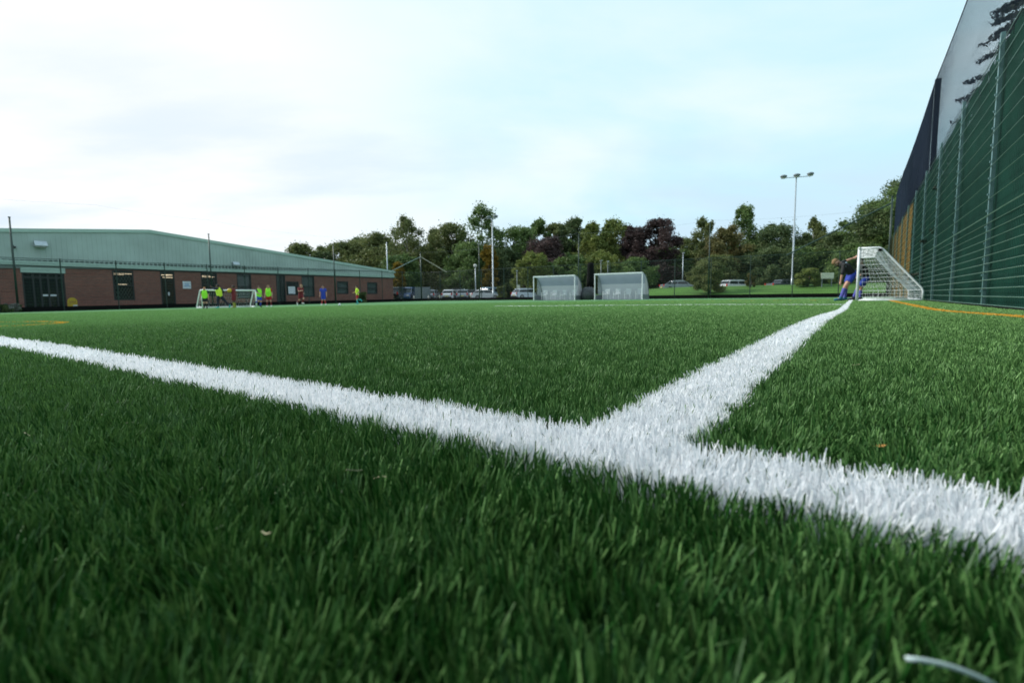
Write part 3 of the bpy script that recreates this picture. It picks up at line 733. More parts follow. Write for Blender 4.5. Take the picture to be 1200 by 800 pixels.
# ------------------------------------------------------------------ tall right hand fence with green screen
HF = 4.52
def hf(t): return HF - .018 * max(0, t - 18)
tf = empty('screened_fence', (*W(LR, 0), 0), RZ, 'tall fence clad in dark green screening along the right touchline', 'fence')
ZB = -.12
def screen(name, t0, t1, m, dx=.07):
    n = int((t1 - t0) / .8) + 1; nz = 6; vs = []; fs = []
    for i in range(n + 1):
        t = t0 + (t1 - t0) * i / n
        for j in range(nz + 1):
            f = j / nz; sag = .004 * math.sin(t * 1.1 + j) + .003 * math.sin(t * 2.3 + 2 * j)
            vs.append((dx + sag, t, ZB - .1 + (hf(t) - ZB + .06 + .02 * math.sin(t * 3)) * f))
    for i in range(n):
        for j in range(nz): a = i * (nz + 1) + j; fs.append((a, a + nz + 1, a + nz + 2, a + 1))
    return MB().add(vs, fs).build(name, m, tf, True)
def screen_mat(name, c, clear):
    m, nt, b = new_mat(name); tc = nt.nodes.new('ShaderNodeTexCoord')
    n = nt.nodes.new('ShaderNodeTexNoise'); n.inputs['Scale'].default_value = 1.1; n.inputs['Detail'].default_value = 7
    nt.links.new(tc.outputs['Object'], n.inputs['Vector'])
    r = nt.nodes.new('ShaderNodeValToRGB'); r.color_ramp.elements[0].position = .3; r.color_ramp.elements[1].position = .75
    r.color_ramp.elements[0].color = (*[q * .7 for q in c], 1); r.color_ramp.elements[1].color = (*[q * 1.5 for q in c], 1)
    nt.links.new(n.outputs['Fac'], r.inputs['Fac']); nt.links.new(r.outputs['Color'], b.inputs['Base Color'])
    b.inputs['Roughness'].default_value = .95; b.inputs['Specular IOR Level'].default_value = .1
    tl = nt.nodes.new('ShaderNodeBsdfTranslucent'); nt.links.new(r.outputs['Color'], tl.inputs['Color'])
    m1 = nt.nodes.new('ShaderNodeMixShader'); m1.inputs[0].default_value = .16
    tr = nt.nodes.new('ShaderNodeBsdfTransparent'); mx = nt.nodes.new('ShaderNodeMixShader')
    nh = nt.nodes.new('ShaderNodeTexNoise'); nh.inputs['Scale'].default_value = 2.6; nh.inputs['Detail'].default_value = 3
    nt.links.new(tc.outputs['Object'], nh.inputs['Vector'])
    # worn holes only near the top of the cloth
    sx = nt.nodes.new('ShaderNodeSeparateXYZ'); nt.links.new(tc.outputs['Object'], sx.inputs[0])
    zr = nt.nodes.new('ShaderNodeMapRange'); zr.inputs['From Min'].default_value = 2.6; zr.inputs['From Max'].default_value = 4.0; zr.inputs['To Min'].default_value = 0; zr.inputs['To Max'].default_value = .10
    nt.links.new(sx.outputs[2], zr.inputs['Value'])
    ad = nt.nodes.new('ShaderNodeMath'); ad.operation = 'ADD'; nt.links.new(nh.outputs['Fac'], ad.inputs[0]); nt.links.new(zr.outputs[0], ad.inputs[1])
    hr = nt.nodes.new('ShaderNodeMapRange'); hr.inputs['From Min'].default_value = .73; hr.inputs['From Max'].default_value = .80
    hr.inputs['To Min'].default_value = clear; hr.inputs['To Max'].default_value = .75
    nt.links.new(ad.outputs[0], hr.inputs['Value'])
    nt.links.new(b.outputs[0], m1.inputs[1]); nt.links.new(tl.outputs[0], m1.inputs[2])
    nt.links.new(hr.outputs[0], mx.inputs[0]); nt.links.new(m1.outputs[0], mx.inputs[1]); nt.links.new(tr.outputs[0], mx.inputs[2])
    nt.links.new(mx.outputs[0], nt.nodes['Material Output'].inputs['Surface']); return m
TO = 29.3
screen('green_screen', -14, TO, screen_mat('green_shade_cloth', (.008, .044, .031), .012))
screen('tan_screen', TO, TCR, screen_mat('tan_shade_cloth', (.36, .22, .07), .04))
pt_ = 12.05; sp = 3.72
posts = [pt_ + sp * i for i in range(-6, 12) if pt_ + sp * i < TCR]
for t in posts:
    m = MB(); m.box(-.03, .03, t - .035, t + .035, ZB - .15, hf(t) + .03)
    for h in np.arange(.18, hf(t) - .05, .28): m.box(-.052, -.03, t - .02, t + .02, h - .018, h + .018)
    p = m.build('post', M['post_green'], tf, bevel=.004)
wr = MB(); hs = list(np.arange(-.05, 1.5, .14)) + list(np.arange(1.5, HF, .28))
for h in hs:
    wr.tube([(-.038 + .004 * math.sin(i * 1.7 + h * 9), -14 + i * (TCR + 14) / 40, h if h < 1.5 else 1.5 + (h - 1.5) * (hf(-14 + i * (TCR + 14) / 40) - 1.5) / (HF - 1.5)) for i in range(41)], .0064, 5, False)
wr.build('horizontal_wires', M['wire'], tf)
vr = MB(); t = -14
while t < TCR: vr.tube([(-.018, t, ZB), (-.018, t, hf(t))], .0022, 3, False); t += .10
vr.build('vertical_wires', M['fence_green'], tf)
MB().box(-.04, .04, -14, TCR, ZB - .2, ZB + .06).build('kick_board', M['black'], tf)
# black ball-stop net above
bn = empty('ball_stop_net', (*W(LR + .12, 0), 0), RZ, 'black ball stop netting hung above the tall green fence', 'net')
def nt_top(t):
    d = abs(((t - 23.8) / 14.5 + .5) % 1 - .5) * 2     # 0 at a pole, 1 mid-span
    return 7.66 - .022 * max(0, t - 23.8) - .16 * (1 - (1 - d) ** 2)
m = MB(); t = -6.0
while t < TCR:
    zt = nt_top(t); zl = hf(t) - .3; m.tube([(.01 * math.sin(t * .7), t, zl), (.02 * math.sin(t * .5), t + .03, (zt + zl) * .5), (.0, t, zt)], (.0015 if t < 24 else .0016), 3, False); t += (.036 if t < 24.0 else .022)
for k in range(64):
    f = k / 63; m.tube([(.02 * math.sin(q * .5) * math.sin(math.pi * f), q, hf(q) - .3 + (nt_top(q) - hf(q) + .3) * f) for q in np.arange(-6, TCR + .4, .9)], .0011, 3, False)
m.build('net_mesh', M['blacknet'], bn)
MB().tube([(0, q, nt_top(q)) for q in np.arange(-6, TCR + .4, .6)], .014, 5).build('top_rope', M['blacknet'], bn)
for px, lab in ((1095.5, 'broad dark pole holding the black netting above the tall fence'), (1057, 'farther dark pole holding the black netting')):
    t = 23.8 if px > 1090 else 38.3; o = empty('net_pole', (*W(LR + .2, t), gz(LR, t)), RZ, lab, 'pole', 'poles of the black netting')
    H_ = nt_top(t) - gz(LR, t) + .03
    MB().box(-.075, .075, -.09, .09, -.1, H_).build('shaft', M['black'], o, bevel=.01)
    MB().box(-.09, .09, -.1, .1, H_, H_ + .03).build('cap', M['black'], o)
# conifer leaning over behind the fence
def conifer(L, t, H, Wd, label, seed):
    r_ = np.random.default_rng(seed); x, y = W(L, t)
    o = empty('conifer_tree', (x, y, gz(L, t) - .1), 0, label, 'tree', 'conifers behind the tall fence')
    tb = MB(); tb.tube([(0, 0, 0), (.1, 0, H * .5), (0, 0, H)], [.28, .18, .04], 8)
    cs, rs = [], []
    z = .1 * H
    while z < H * .97:
        ln0 = Wd * (1 - z / H) ** .7 + .3
        for k in range(6):
            a = r_.uniform(0, 6.28); ln = ln0 * r_.uniform(.6, 1.1)
            tb.tube([(0, 0, z), (math.cos(a) * ln * .5, math.sin(a) * ln * .5, z + .15), (math.cos(a) * ln, math.sin(a) * ln, z - .1 * ln)], [.05, .03, .01], 4)
            for j in range(7):
                f = .25 + .75 * j / 6; w = .32 * (1.25 - f) * ln0 * .5 + .12
                cs.append((math.cos(a) * ln * f, math.sin(a) * ln * f, z + .15 * math.sin(f * 3) - .1 * ln * f)); rs.append(w)
        z += .42
    tb.build('trunk', M['bark'], o, True)
    co, q, sh = leaf_cloud(cs, rs, 46, .055, .28, .25)
    c_ = np_mesh('crown', co, q, LM['conifer'], False, sh); c_.parent = o
for px_, Y_, H_, Wd_, lab, sd_ in ((1192, 16.5, 11.5, 2.7, 'dark conifer with spreading branches reaching above the nearest fence panels', 3),
                               (1112, 24.0, 7.6, 1.5, 'small dark conifer seen through the netting behind the broad pole', 5),
                               (1150, 21.0, 8.6, 2.0, 'middle dark conifer between the other two behind the tall fence', 9),
                               (1245, 15.0, 14.0, 3.6, 'nearest and tallest dark conifer at the right edge of the picture', 8)):
    conifer(*LT(kx(px_) * Y_, Y_), H_, Wd_, lab, sd_)

# ------------------------------------------------------------------ goals
def net_panel(m, A, B, C, D, nu, nv, r, sag=.0):
    """cord net over the bilinear patch A-B-C-D (A,B bottom; D,C top)"""
    A, B, C, D = map(Vector, (A, B, C, D)); nrm = (B - A).cross(D - A).normalized()
    def P(u, v):
        p = A * (1 - u) * (1 - v) + B * u * (1 - v) + C * u * v + D * (1 - u) * v
        return p + nrm * sag * math.sin(math.pi * u) * math.sin(math.pi * v) + nrm * .015 * math.sin(u * 17 + v * 9)
    for i in range(nu + 1): m.tube([P(i / nu, j / nv) for j in range(nv + 1)], r, 3, False)
    for j in range(nv + 1): m.tube([P(i / nu, j / nv) for i in range(nu + 1)], r, 3, False)
def goal(root, Wd, H, dtop, dbot, r, cell, cord, kink=.28, netmat='net'):
    """mouth faces local -x, spans local y from 0 to Wd; back toward +x"""
    P = lambda x, y, z: (x, y, z)
    MB().tube([(0, 0, r), (0, 0, H)], r, 10).build('goal_post', M['white'], root, True); MB().tube([(0, Wd, r), (0, Wd, H)], r, 10).build('goal_post', M['white'], root, True)
    MB().tube([(0, -r, H), (0, Wd + r, H)], r, 10).build('crossbar', M['white'], root, True)
    rs = r * .72
    for y in (0, Wd):
        MB().tube([(0, y, H), (dtop, y, H), (dtop + .10, y, H - .06), (dbot - .04, y, kink + .06), (dbot, y, kink - .04), (dbot, y, r)], rs, 8).build('side_stay', M['white'], root, True)
        MB().tube([(0, y, r), (dbot, y, r)], rs, 8).build('base_bar', M['white'], root, True)
    MB().tube([(dbot, 0, r), (dbot, Wd, r)], rs, 8).build('back_bar', M['white'], root, True)
    n = MB(); ny = int(Wd / cell)
    net_panel(n, (dbot, 0, .03), (dbot, Wd, .03), (dbot, Wd, kink), (dbot, 0, kink), ny, 2, cord)
    net_panel(n, (dbot, 0, kink), (dbot, Wd, kink), (dtop, Wd, H), (dtop, 0, H), ny, int((dbot - dtop) / cell * 1.2), cord, -.12)
    net_panel(n, (dtop, 0, H), (dtop, Wd, H), (0, Wd, H), (0, 0, H), ny, max(2, int(dtop / cell)), cord, .03)
    for y, s in ((0.0, .05), (Wd, -.05)):
        net_panel(n, (0, y, .03), (dbot, y, .03), (dbot, y, kink), (0, y, kink), int(dbot / cell), 3, cord, s)
        net_panel(n, (0, y, kink), (dbot, y, kink), (dtop, y, H), (0, y, H), int(dbot / cell), int((H - kink) / cell), cord, s)
    n.build('net', M[netmat], root)
t1 = t_of(1008, .02, 350); X, Y = W(.02, t1)
# choose distance so that the near side frame is 62 rows tall
tn = 20.0
g1 = empty('football_goal', (*W(-.0, tn), gz(0, tn)), RZ, 'white framed football goal with net standing at the end of the white line', 'goal')
goal(g1, 5.2, 1.73, .52, 1.68, .042, .13, .0045, kink=.36)
MB().box(.50, .60, -.05, .06, 1.61, 1.69).build('net_clip', M['black'], g1)
# small goal by the hall
Lg, tg = LT(kx(300) * 30.5, 30.5)
k237 = t_of(237, Lg)
g2 = empty('small_goal', (*W(Lg, tg), gz(Lg, tg)), RZ + math.pi, 'low white training goal behind the players near the hall', 'goal')
goal(g2, tg - k237, 1.03, .18, .75, .045, .12, .0028, .12)
g2.scale = (1, 1, 1)

# ------------------------------------------------------------------ dugouts and chairs
def chair_proto(loc, rz, label):
    o = empty('plastic_chair', loc, rz, label, 'chair', 'white plastic chairs in the dugouts')
    MB().box(-.22, .22, -.22, .22, .42, .45).build('seat', M['plastic'], o, bevel=.01)
    b = MB(); b.box(-.21, .21, .20, .235, .80, .87); b.box(-.21, -.17, .20, .235, .45, .80); b.box(.17, .21, .20, .235, .45, .80)
    for x in (-.1, -.03, .04, .11): b.box(x - .018, x + .018, .205, .23, .45, .80)
    b.build('backrest', M['plastic'], o)
    for x in (-.21, .21):
        for y in (-.21, .21): MB().tube([(x * 1.08, y * 1.1, 0), (x, y, .42)], [.018, .025], 6).build('leg', M['plastic'], o)
        MB().tube([(x * 1.12, -.2, .42), (x * 1.14, -.18, .65), (x * 1.1, .21, .67)], .018, 6).build('armrest', M['plastic'], o)
    return o
cproto = None
def dugout(px0, px1, t, label, which):
    global cproto
    L0, L1 = L_of(px0, t), L_of(px1, t); w = L1 - L0; z0 = gz((L0 + L1) / 2, t)
    o = empty('dugout', (*W(L0, t), z0), RZ, label, 'dugout', 'dugouts on the far touchline')
    H = 2.12; D = 1.55
    prof = [(-.05, H), (.35, H - .03), (.72, H - .16), (1.02, H - .42), (1.25, H - .8), (1.42, H - 1.25), (1.52, .45), (1.55, 0.0)]
    def band(a, b, x0, x1): 
        vs = []; fs = []
        for y, z in prof[a:b + 1]: vs += [(x0, y, z), (x1, y, z)]
        for i in range(b - a): fs.append((2 * i, 2 * i + 1, 2 * i + 3, 2 * i + 2))
        return vs, fs
    MB().add(*band(0, 4, .03, w - .03)).build('roof_panel', M['panel_grey'], o, True)
    MB().add(*band(4, 7, .03, w - .03)).build('back_panel', M['panel_white'], o, True)
    for x in (0, w):
        MB().tube([(x, 0, 0), (x, 0, H)], .045, 8).build('front_post', M['white'], o)
        MB().tube([(x, y, z) for y, z in prof], .032, 6).build('side_frame', M['grey'], o)
        poly = [(0.03, .1), (.03, .62)] + [(.5, .62), (.75, H - .65)] + [(y - .03, z) for y, z in prof[2:6]] + [(1.5, .1)]
        poly = [(0.95, .5)] + [(y - .04, z - .03) for y, z in prof[2:7]] + [(1.0, .42)]
        MB().prism([(y, z) for y, z in [(.62, .45), (.62, H - .2)] + [(y - .05, z - .04) for y, z in prof[2:7]]], 'x', x - .004, x + .004).build('side_window', M['panel_white'] if x else M['clearglass'], o)
        MB().prism([(.05, .02), (.05, .42), (1.50, .42), (1.52, .02)], 'x', x - .006, x + .006).build('side_skirt', M['grey'], o)
    MB().tube([(-.045, 0, H), (w + .045, 0, H)], .05, 8).build('front_beam', M['white'], o)
    MB().box(0, w, -.06, -.03, H - .02, H + .07).build('front_trim', M['white'], o)
    MB().box(-.02, w + .02, .4, 1.5, .0, .03).build('base', M['grey'], o)
    ords = ['leftmost', 'second', 'third', 'rightmost']
    for i in range(4):
        fx = .62 + (w - 1.0) * i / 3.25 + .1
        lab = '%s white plastic chair in the %s dugout' % (ords[i], which); x, y = W(L0 + fx, t + .75)
        if cproto is None: c = cproto = chair_proto((x, y, z0 + .03), RZ, lab)
        else: c = copy_tree(cproto); c.location = (x, y, z0 + .03); c['label'] = lab
        c.rotation_euler.z = RZ + random.uniform(-.15, .15)
    return L0, L1
dugout(625.5, 673.5, 38.6, 'left curved roof dugout with white panels and chairs', 'left')
dugout(697, 752.5, 38.6, 'right curved roof dugout with white panels and chairs', 'right')
# black column and grey covered box between them
L = L_of(692, 40.4); x, y = W(L, 40.4); g0 = gz(L, 40.4)
o = empty('covered_column', (x, y, g0), RZ, 'tall black covered column standing between the two dugouts', 'column')
zt = zat(307.5, x, y) - g0
MB().tube([(0, 0, 1.15), (0, 0, 1.7), (0, 0, zt - .25), (0, 0, zt - .08), (0, 0, zt)], [.36, .35, .29, .25, .12], 14).build('cover', M['black'], o, True)
MB().tube([(0, 0, 0), (0, 0, 1.2)], .09, 8).build('stand', M['dark'], o)
MB().tube([(-.34, -.1, 1.15), (-.3, -.1, 2.0), (-.22, -.08, zt - .2)], .035, 6).build('strap', mat('olive_strap', (.10, .10, .04), .8), o)
bx_ = MB(); bx_.tube([(0, -.45, .0), (0, -.45, .55), (0, -.40, .95), (0, -.4, 1.12)], [.62, .64, .52, .28], 12)
o = bx_.build('covered_bin', mat('dark_grey_cover', (.05, .055, .06), .6, var=.4, bump=.4), None, True); o.location = (x, y, g0); o.rotation_euler.z = RZ
tag(o, 'rounded dark grey cover bulging out at the foot of the black column', 'cover')

# ------------------------------------------------------------------ floodlights, lamp posts and signs
def floodlight(px, pyt, Y, n, label, arm=.95):
    x = kx(px) * Y; g0 = gw(x, Y); H = zat(pyt, x, Y) - g0
    o = empty('floodlight_mast', (x, Y, g0), 0, label, 'floodlight', 'floodlights beyond the far fence')
    MB().tube([(0, 0, -.1), (0, 0, 1.2), (0, 0, 1.21), (0, 0, H)], [.13, .13, .10, .07], 10).build('mast', M['silver'], o, True)
    MB().tube([(-arm, 0, H - .05), (0, 0, H + .02), (arm, 0, H + .12)], .04, 8).build('crossarm', M['silver'], o)
    xs = (-arm - .1, 0, arm + .15) if n == 3 else (-.45, .45)
    if n == 2: pass
    for i, hx in enumerate(xs):
        h = MB(); zc = H + .22 + .12 * hx / max(arm, .1)
        tilt = (-.35, 0.0, .3)[i] if n == 3 else (-.2, .3)[i]
        h.ball((hx, -.1, zc), .36, 12, 8, (1.0, 1.0, .48)).build('lamp_head', M['grey'], o, True)
        MB().tube([(hx, -.1, zc - .17), (hx, -.1, zc - .215)], [.27, .25], 12).build('lens', M['clear_lamp'], o)
        MB().tube([(hx, 0, H + .02), (hx, 0, H + .2)], .03, 6).build('bracket', M['silver'], o)
floodlight(927.5, 208, 56, 3, 'tall three headed floodlight mast at the right', 1.35)
floodlight(578, 256, 68, 2, 'two headed floodlight mast beside the tall birch', .75)
def lamp_post(px, pyt, Y, label, head='globe', base=None, pyb=None, m='silver'):
    if px in (704, 712, 606): m = 'grey'
    x = kx(px) * Y; g0 = gw(x, Y); H = zat(pyt, x, Y) - g0
    z0 = -.1 if pyb is None else zat(pyb, x, Y) - g0
    o = empty('lamp_post', (x, Y, g0), 0, label, 'lamp post', 'lamp posts around the car park')
    MB().tube([(0, 0, z0), (0, 0, H)], [.09, .055] if m == 'silver' else [.055, .045], 8).build('post', M[m], o, True)
    if head == 'globe': MB().ball((0, 0, H + .18), .26, 12, 8).build('lamp_head', mat('globe_lamp', (.45, .45, .42), .3), o, True)
    elif head == 'double':
        for s in (-1, 1): MB().prism([(s * .05, 0), (s * .62, .14), (s * .62, .22), (s * .05, .12)], 'y', -.12, .12).build('lamp_head', M['silver'], o, bevel=.02)
    else: MB().box(-.12, .12, -.4, .12, H, H + .1).build('lamp_head', M['silver'], o, bevel=.02)
lamp_post(455, 284, 62.5, 'pale twin headed lamp post rising beside the low end of the hall roof', 'double')
lamp_post(557.5, 313, 70, 'globe lamp post behind the dark parked car', 'globe')
lamp_post(799.5, 297, 70, 'pale lamp post right of the dugouts', 'box')
lamp_post(704, 306, 62, 'short lamp post just left of the right dugout roof', 'box')
lamp_post(712, 307, 66, 'thin lamp post above the right dugout roof', 'box')
lamp_post(606, 318, 62, 'short post with small white plate left of the left dugout', 'box')
o = empty('post_plate', (kx(607.5) * 61.8, 61.8, zat(336, kx(607) * 61.8, 61.8)), 0, 'small pale plate on the short post left of the left dugout', 'sign')
MB().box(-.2, .2, -.02, .02, -.22, .22).build('board', M['sign_cream'], o); MB().box(-.22, .22, -.012, .012, -.24, .24).build('frame', M['grey'], o)
# cream sign on two legs
Y = 45.5; x = kx(968.5) * Y; g0 = gw(x, Y)
o = empty('park_sign', (x, Y, g0), R(-8), 'cream sign board on two legs on the grass bank', 'sign')
za, zc = zat(319.5, x, Y) - g0, zat(326.5, x, Y) - g0
MB().box(-.54, .54, -.03, .03, zc, za).build('board', M['sign_cream'], o)
for s in (-.42, .40): MB().box(s - .03, s + .03, .035, .09, -.1, za).build('leg', M['grey'], o)
# grey slatted enclosure in the car park
Y = 64.5; x = kx(495) * Y; g0 = gw(x, Y)
o = empty('bin_enclosure', (x, Y, g0), R(6), 'grey vertical slatted enclosure between the dark cars and the fence corner', 'enclosure')
m = MB(); q = -.92
while q < .93: m.box(q, q + .1, -.03, 0, .05, 1.75); m.box(q, q + .1, 1.5, 1.53, .05, 1.75); q += .125
for s in (-.92, .95):
    q = .05
    while q < 1.45: m.box(s - .03, s, q, q + .1, .05, 1.75); q += .125
m.build('slats', M['grey'], o)
f = MB()
for z in (.2, 1.6): f.box(-.95, .97, .004, .05, z, z + .08); f.box(-.95, .97, 1.44, 1.496, z, z + .08)
for s in (-.93, .93):
    for q in (.05, 1.4): f.box(s - .04, s + .04, q, q + .08, -.1, 1.8)
f.build('frame', M['grey'], o)
for px, lab in ((502, 'pale bollard just right of the grey enclosure'), (515.5, 'small pale bollard between the silver car and the white car'), (552, 'pale bollard in front of the silver car'), (485, 'pale bollard left of the grey enclosure')):
    Y = 63; x = kx(px) * Y; o = empty('bollard', (x, Y, gw(x, Y)), 0, lab, 'bollard', 'bollards at the car park edge')
    MB().tube([(0, 0, -.05), (0, 0, .62), (0, 0, .68)], [.08, .08, .05], 8).build('shaft', mat('pale_concrete', (.35, .33, .28), .8), o); MB().tube([(0, 0, .45), (0, 0, .55)], .084, 8).build('band', M['white'], o)

# ------------------------------------------------------------------ cars
def car(px, Y, heading, paint, label, kind='hatch', sink=0.0):
    x = kx(px) * Y; g0 = gw(x, Y) - sink
    o = empty('parked_car', (x, Y, g0), heading, label, 'car', 'cars parked beyond the far fence')
    pm = mat(paint[0], paint[1], .25, paint[2] if len(paint) > 2 else 0, var=.05, coat=.7)
    Ln, Wd = (4.3, .88) if kind != 'suv' else (4.6, .93)
    H = {'hatch': 1.46, 'suv': 1.78, 'saloon': 1.40}[kind]
    bl = .92 if kind != 'suv' else 1.08      # belt line
    # y along the car, +y front
    low = [(-Ln / 2, .35), (-Ln / 2 + .04, .30), (Ln / 2 - .1, .25), (Ln / 2, .38), (Ln / 2 - .02, .62), (Ln / 2 - .18, bl - .18), (Ln / 2 - 1.05, bl), (-Ln / 2 + .10, bl + .03), (-Ln / 2, bl - .15)]
    def loft(prof, ws):
        n = len(prof); vs = []; fs = []
        for s, (wf, ins) in enumerate(ws):
            for y, z in prof: vs.append((wf, y * (1 - ins), z))
        for s in range(len(ws) - 1):
            for i in range(n): a = s * n + i; b = s * n + (i + 1) % n; fs.append((a, b, b + n, a + n))
        fs.append(tuple(range(n))); fs.append(tuple(range((len(ws) - 1) * n, len(ws) * n)))
        return vs, fs
    body = MB().add(*loft(low, [(-Wd, .035), (-Wd + .09, .0), (Wd - .09, .0), (Wd, .035)]))
    rb_ = -Ln / 2 + (.25 if kind != 'saloon' else .9)
    roof = [(rb_ + .22, H - .12), (rb_ + .34, H - .03), (rb_ + .6, H + .02), (.2, H + .03), (.5, H), (.72, H - .09), (.66, H - .14), (rb_ + .28, H - .17)]
    body.add(*loft([(a, b) for a, b in roof], [(-Wd + .19, .04), (-Wd + .27, 0), (Wd - .27, 0), (Wd - .19, .04)]))
    for s in (-1, 1):
        for (ya, za, yb, zb_) in ((rb_ + .02, bl, rb_ + .36, H - .08), (.62, H - .07, 1.22, bl), (-.35, bl, -.32, H - .06)):
            body.tube([(s * (Wd - .07), ya, za), (s * (Wd - .2), yb, zb_)] if za < zb_ else [(s * (Wd - .2), ya, za), (s * (Wd - .07), yb, zb_)], .035, 5)
    body.build('body', pm, o, bevel=.04)
    gl = [(rb_ + .05, bl + .01), (1.2, bl - .02), (.60, H - .1), (rb_ + .36, H - .12)]
    vs = [(s * (Wd - .08 if z < bl + .1 else Wd - .215), y, z) for s in (-1, 1) for y, z in gl]
    MB().add(vs, [(0, 1, 2, 3), (7, 6, 5, 4), (0, 4, 5, 1), (1, 5, 6, 2), (2, 6, 7, 3), (3, 7, 4, 0)]).build('windows', M['carglass'], o)
    for y in (-Ln / 2 + .78, Ln / 2 - .82):
        for s in (-1, 1):
            w = empty('wheel', (s * (Wd - .1), y, .32), 0); w.parent = o
            MB().tube([(-.11, 0, 0), (.11, 0, 0)], .325, 18).build('tyre', M['tyre'], w); 
            MB().tube([(s * .09, 0, 0), (s * .125, 0, 0)], .2, 12).build('rim', M['rim'], w)
    for s in (-1, 1):
        MB().box(s * .62 - .17, s * .62 + .17, Ln / 2 - .14, Ln / 2 - .0, .60, .74).build('headlight', M['clear_lamp'], o, bevel=.02)
        MB().box(s * .72 - .1, s * .72 + .1, -Ln / 2 - .02, -Ln / 2 + .1, bl - .25, bl + .04).build('tail_light', M['red_lamp'], o, bevel=.02)
        MB().box(s * (Wd + .08) - .08, s * (Wd + .08) + .06, .92, 1.05, bl, bl + .14).build('mirror', pm, o, bevel=.02)
    MB().box(-.7, .7, -Ln / 2 - .03, -Ln / 2 + .02, .32, .48).build('bumper', M['dark'], o)
    MB().box(-.26, .26, -Ln / 2 - .045, -Ln / 2 - .032, .52, .63).build('number_plate', M['plate'], o)
    return o
WH = ('white_car_paint', (.58, .60, .62)); SI = ('silver_car_paint', (.26, .29, .32), .4); BK = ('black_car_paint', (.012, .013, .016)); BL = ('blue_car_paint', (.03, .07, .18)); RD = ('dark_red_paint', (.12, .01, .015))
car(467, 65.5, R(-8), BK, 'tall dark car nearest the brick hall corner', 'suv')
car(478, 67, R(176), BL, 'dark blue car beside the tall dark one', 'suv')
car(506.5, 70, R(-4), SI, 'silver car half hidden behind the grey enclosure', 'hatch')
car(530, 71, R(-14), WH, 'white hatchback with its rear to the pitch', 'hatch')
car(536.5, 78, R(-8), BK, 'dark car parked behind the white hatchback', 'suv')
car(545, 71, R(-6), SI, 'silver grey hatchback right of the white one', 'hatch')
car(555, 72, R(4), BK, 'black car right of the silver grey hatchback', 'hatch')
car(567, 70, R(-62), WH, 'white car parked sideways beside the floodlight mast', 'saloon')
car(577, 74, R(-40), ('pale_blue_paint', (.30, .42, .52)), 'pale blue car behind the floodlight mast', 'suv')
car(618, 68, R(-60), ('white_blue_paint', (.55, .62, .70)), 'pale car up on the bank left of the left dugout', 'hatch')
car(794, 64, R(-85), SI, 'silver car partly hidden behind the bank crest right of the dugouts', 'saloon')
car(862, 62.5, R(-70), WH, 'white car behind the bank crest right of the round bush', 'hatch')
car(919, 61, R(-80), ('dark_grey_paint', (.08, .09, .10), .3), 'dark grey car at the foot of the three headed floodlight', 'saloon')

# ------------------------------------------------------------------ people
def caps_mesh(caps, vox, name, m, parent, balls=()):
    mb = MB()
    for a, b, ra, rb_, *flat in caps:
        a, b = Vector(a), Vector(b); d = b - a; n = 6
        pts = []; rs = []
        if not flat:
            dn = d.normalized() if d.length > 1e-6 else Vector((0, 0, 1))
            for k in (1.0, .85, .5): pts.append(a - dn * ra * k); rs.append(ra * math.sqrt(max(.01, 1 - k * k)))
            pts += [a, b]; rs += [ra, rb_]
            for k in (.5, .85, 1.0): pts.append(b + dn * rb_ * k); rs.append(rb_ * math.sqrt(max(.01, 1 - k * k)))
        else: pts = [a, b]; rs = [ra, rb_]
        mb.tube(pts, rs, 12)
    for c, r, s3 in balls: mb.ball(c, r, 14, 10, s3)
    o = mb.build(name, m, None, True)
    md = o.modifiers.new('r', 'REMESH'); md.mode = 'VOXEL'; md.voxel_size = vox; md.use_smooth_shade = True
    sm = o.modifiers.new('s', 'SMOOTH'); sm.iterations = 3; sm.factor = .5
    dg = bpy.context.evaluated_depsgraph_get(); me = bpy.data.meshes.new_from_object(o.evaluated_get(dg)); me.name = name
    old = o.data; o.modifiers.clear(); o.data = me; bpy.data.meshes.remove(old)
    o.parent = parent; return o
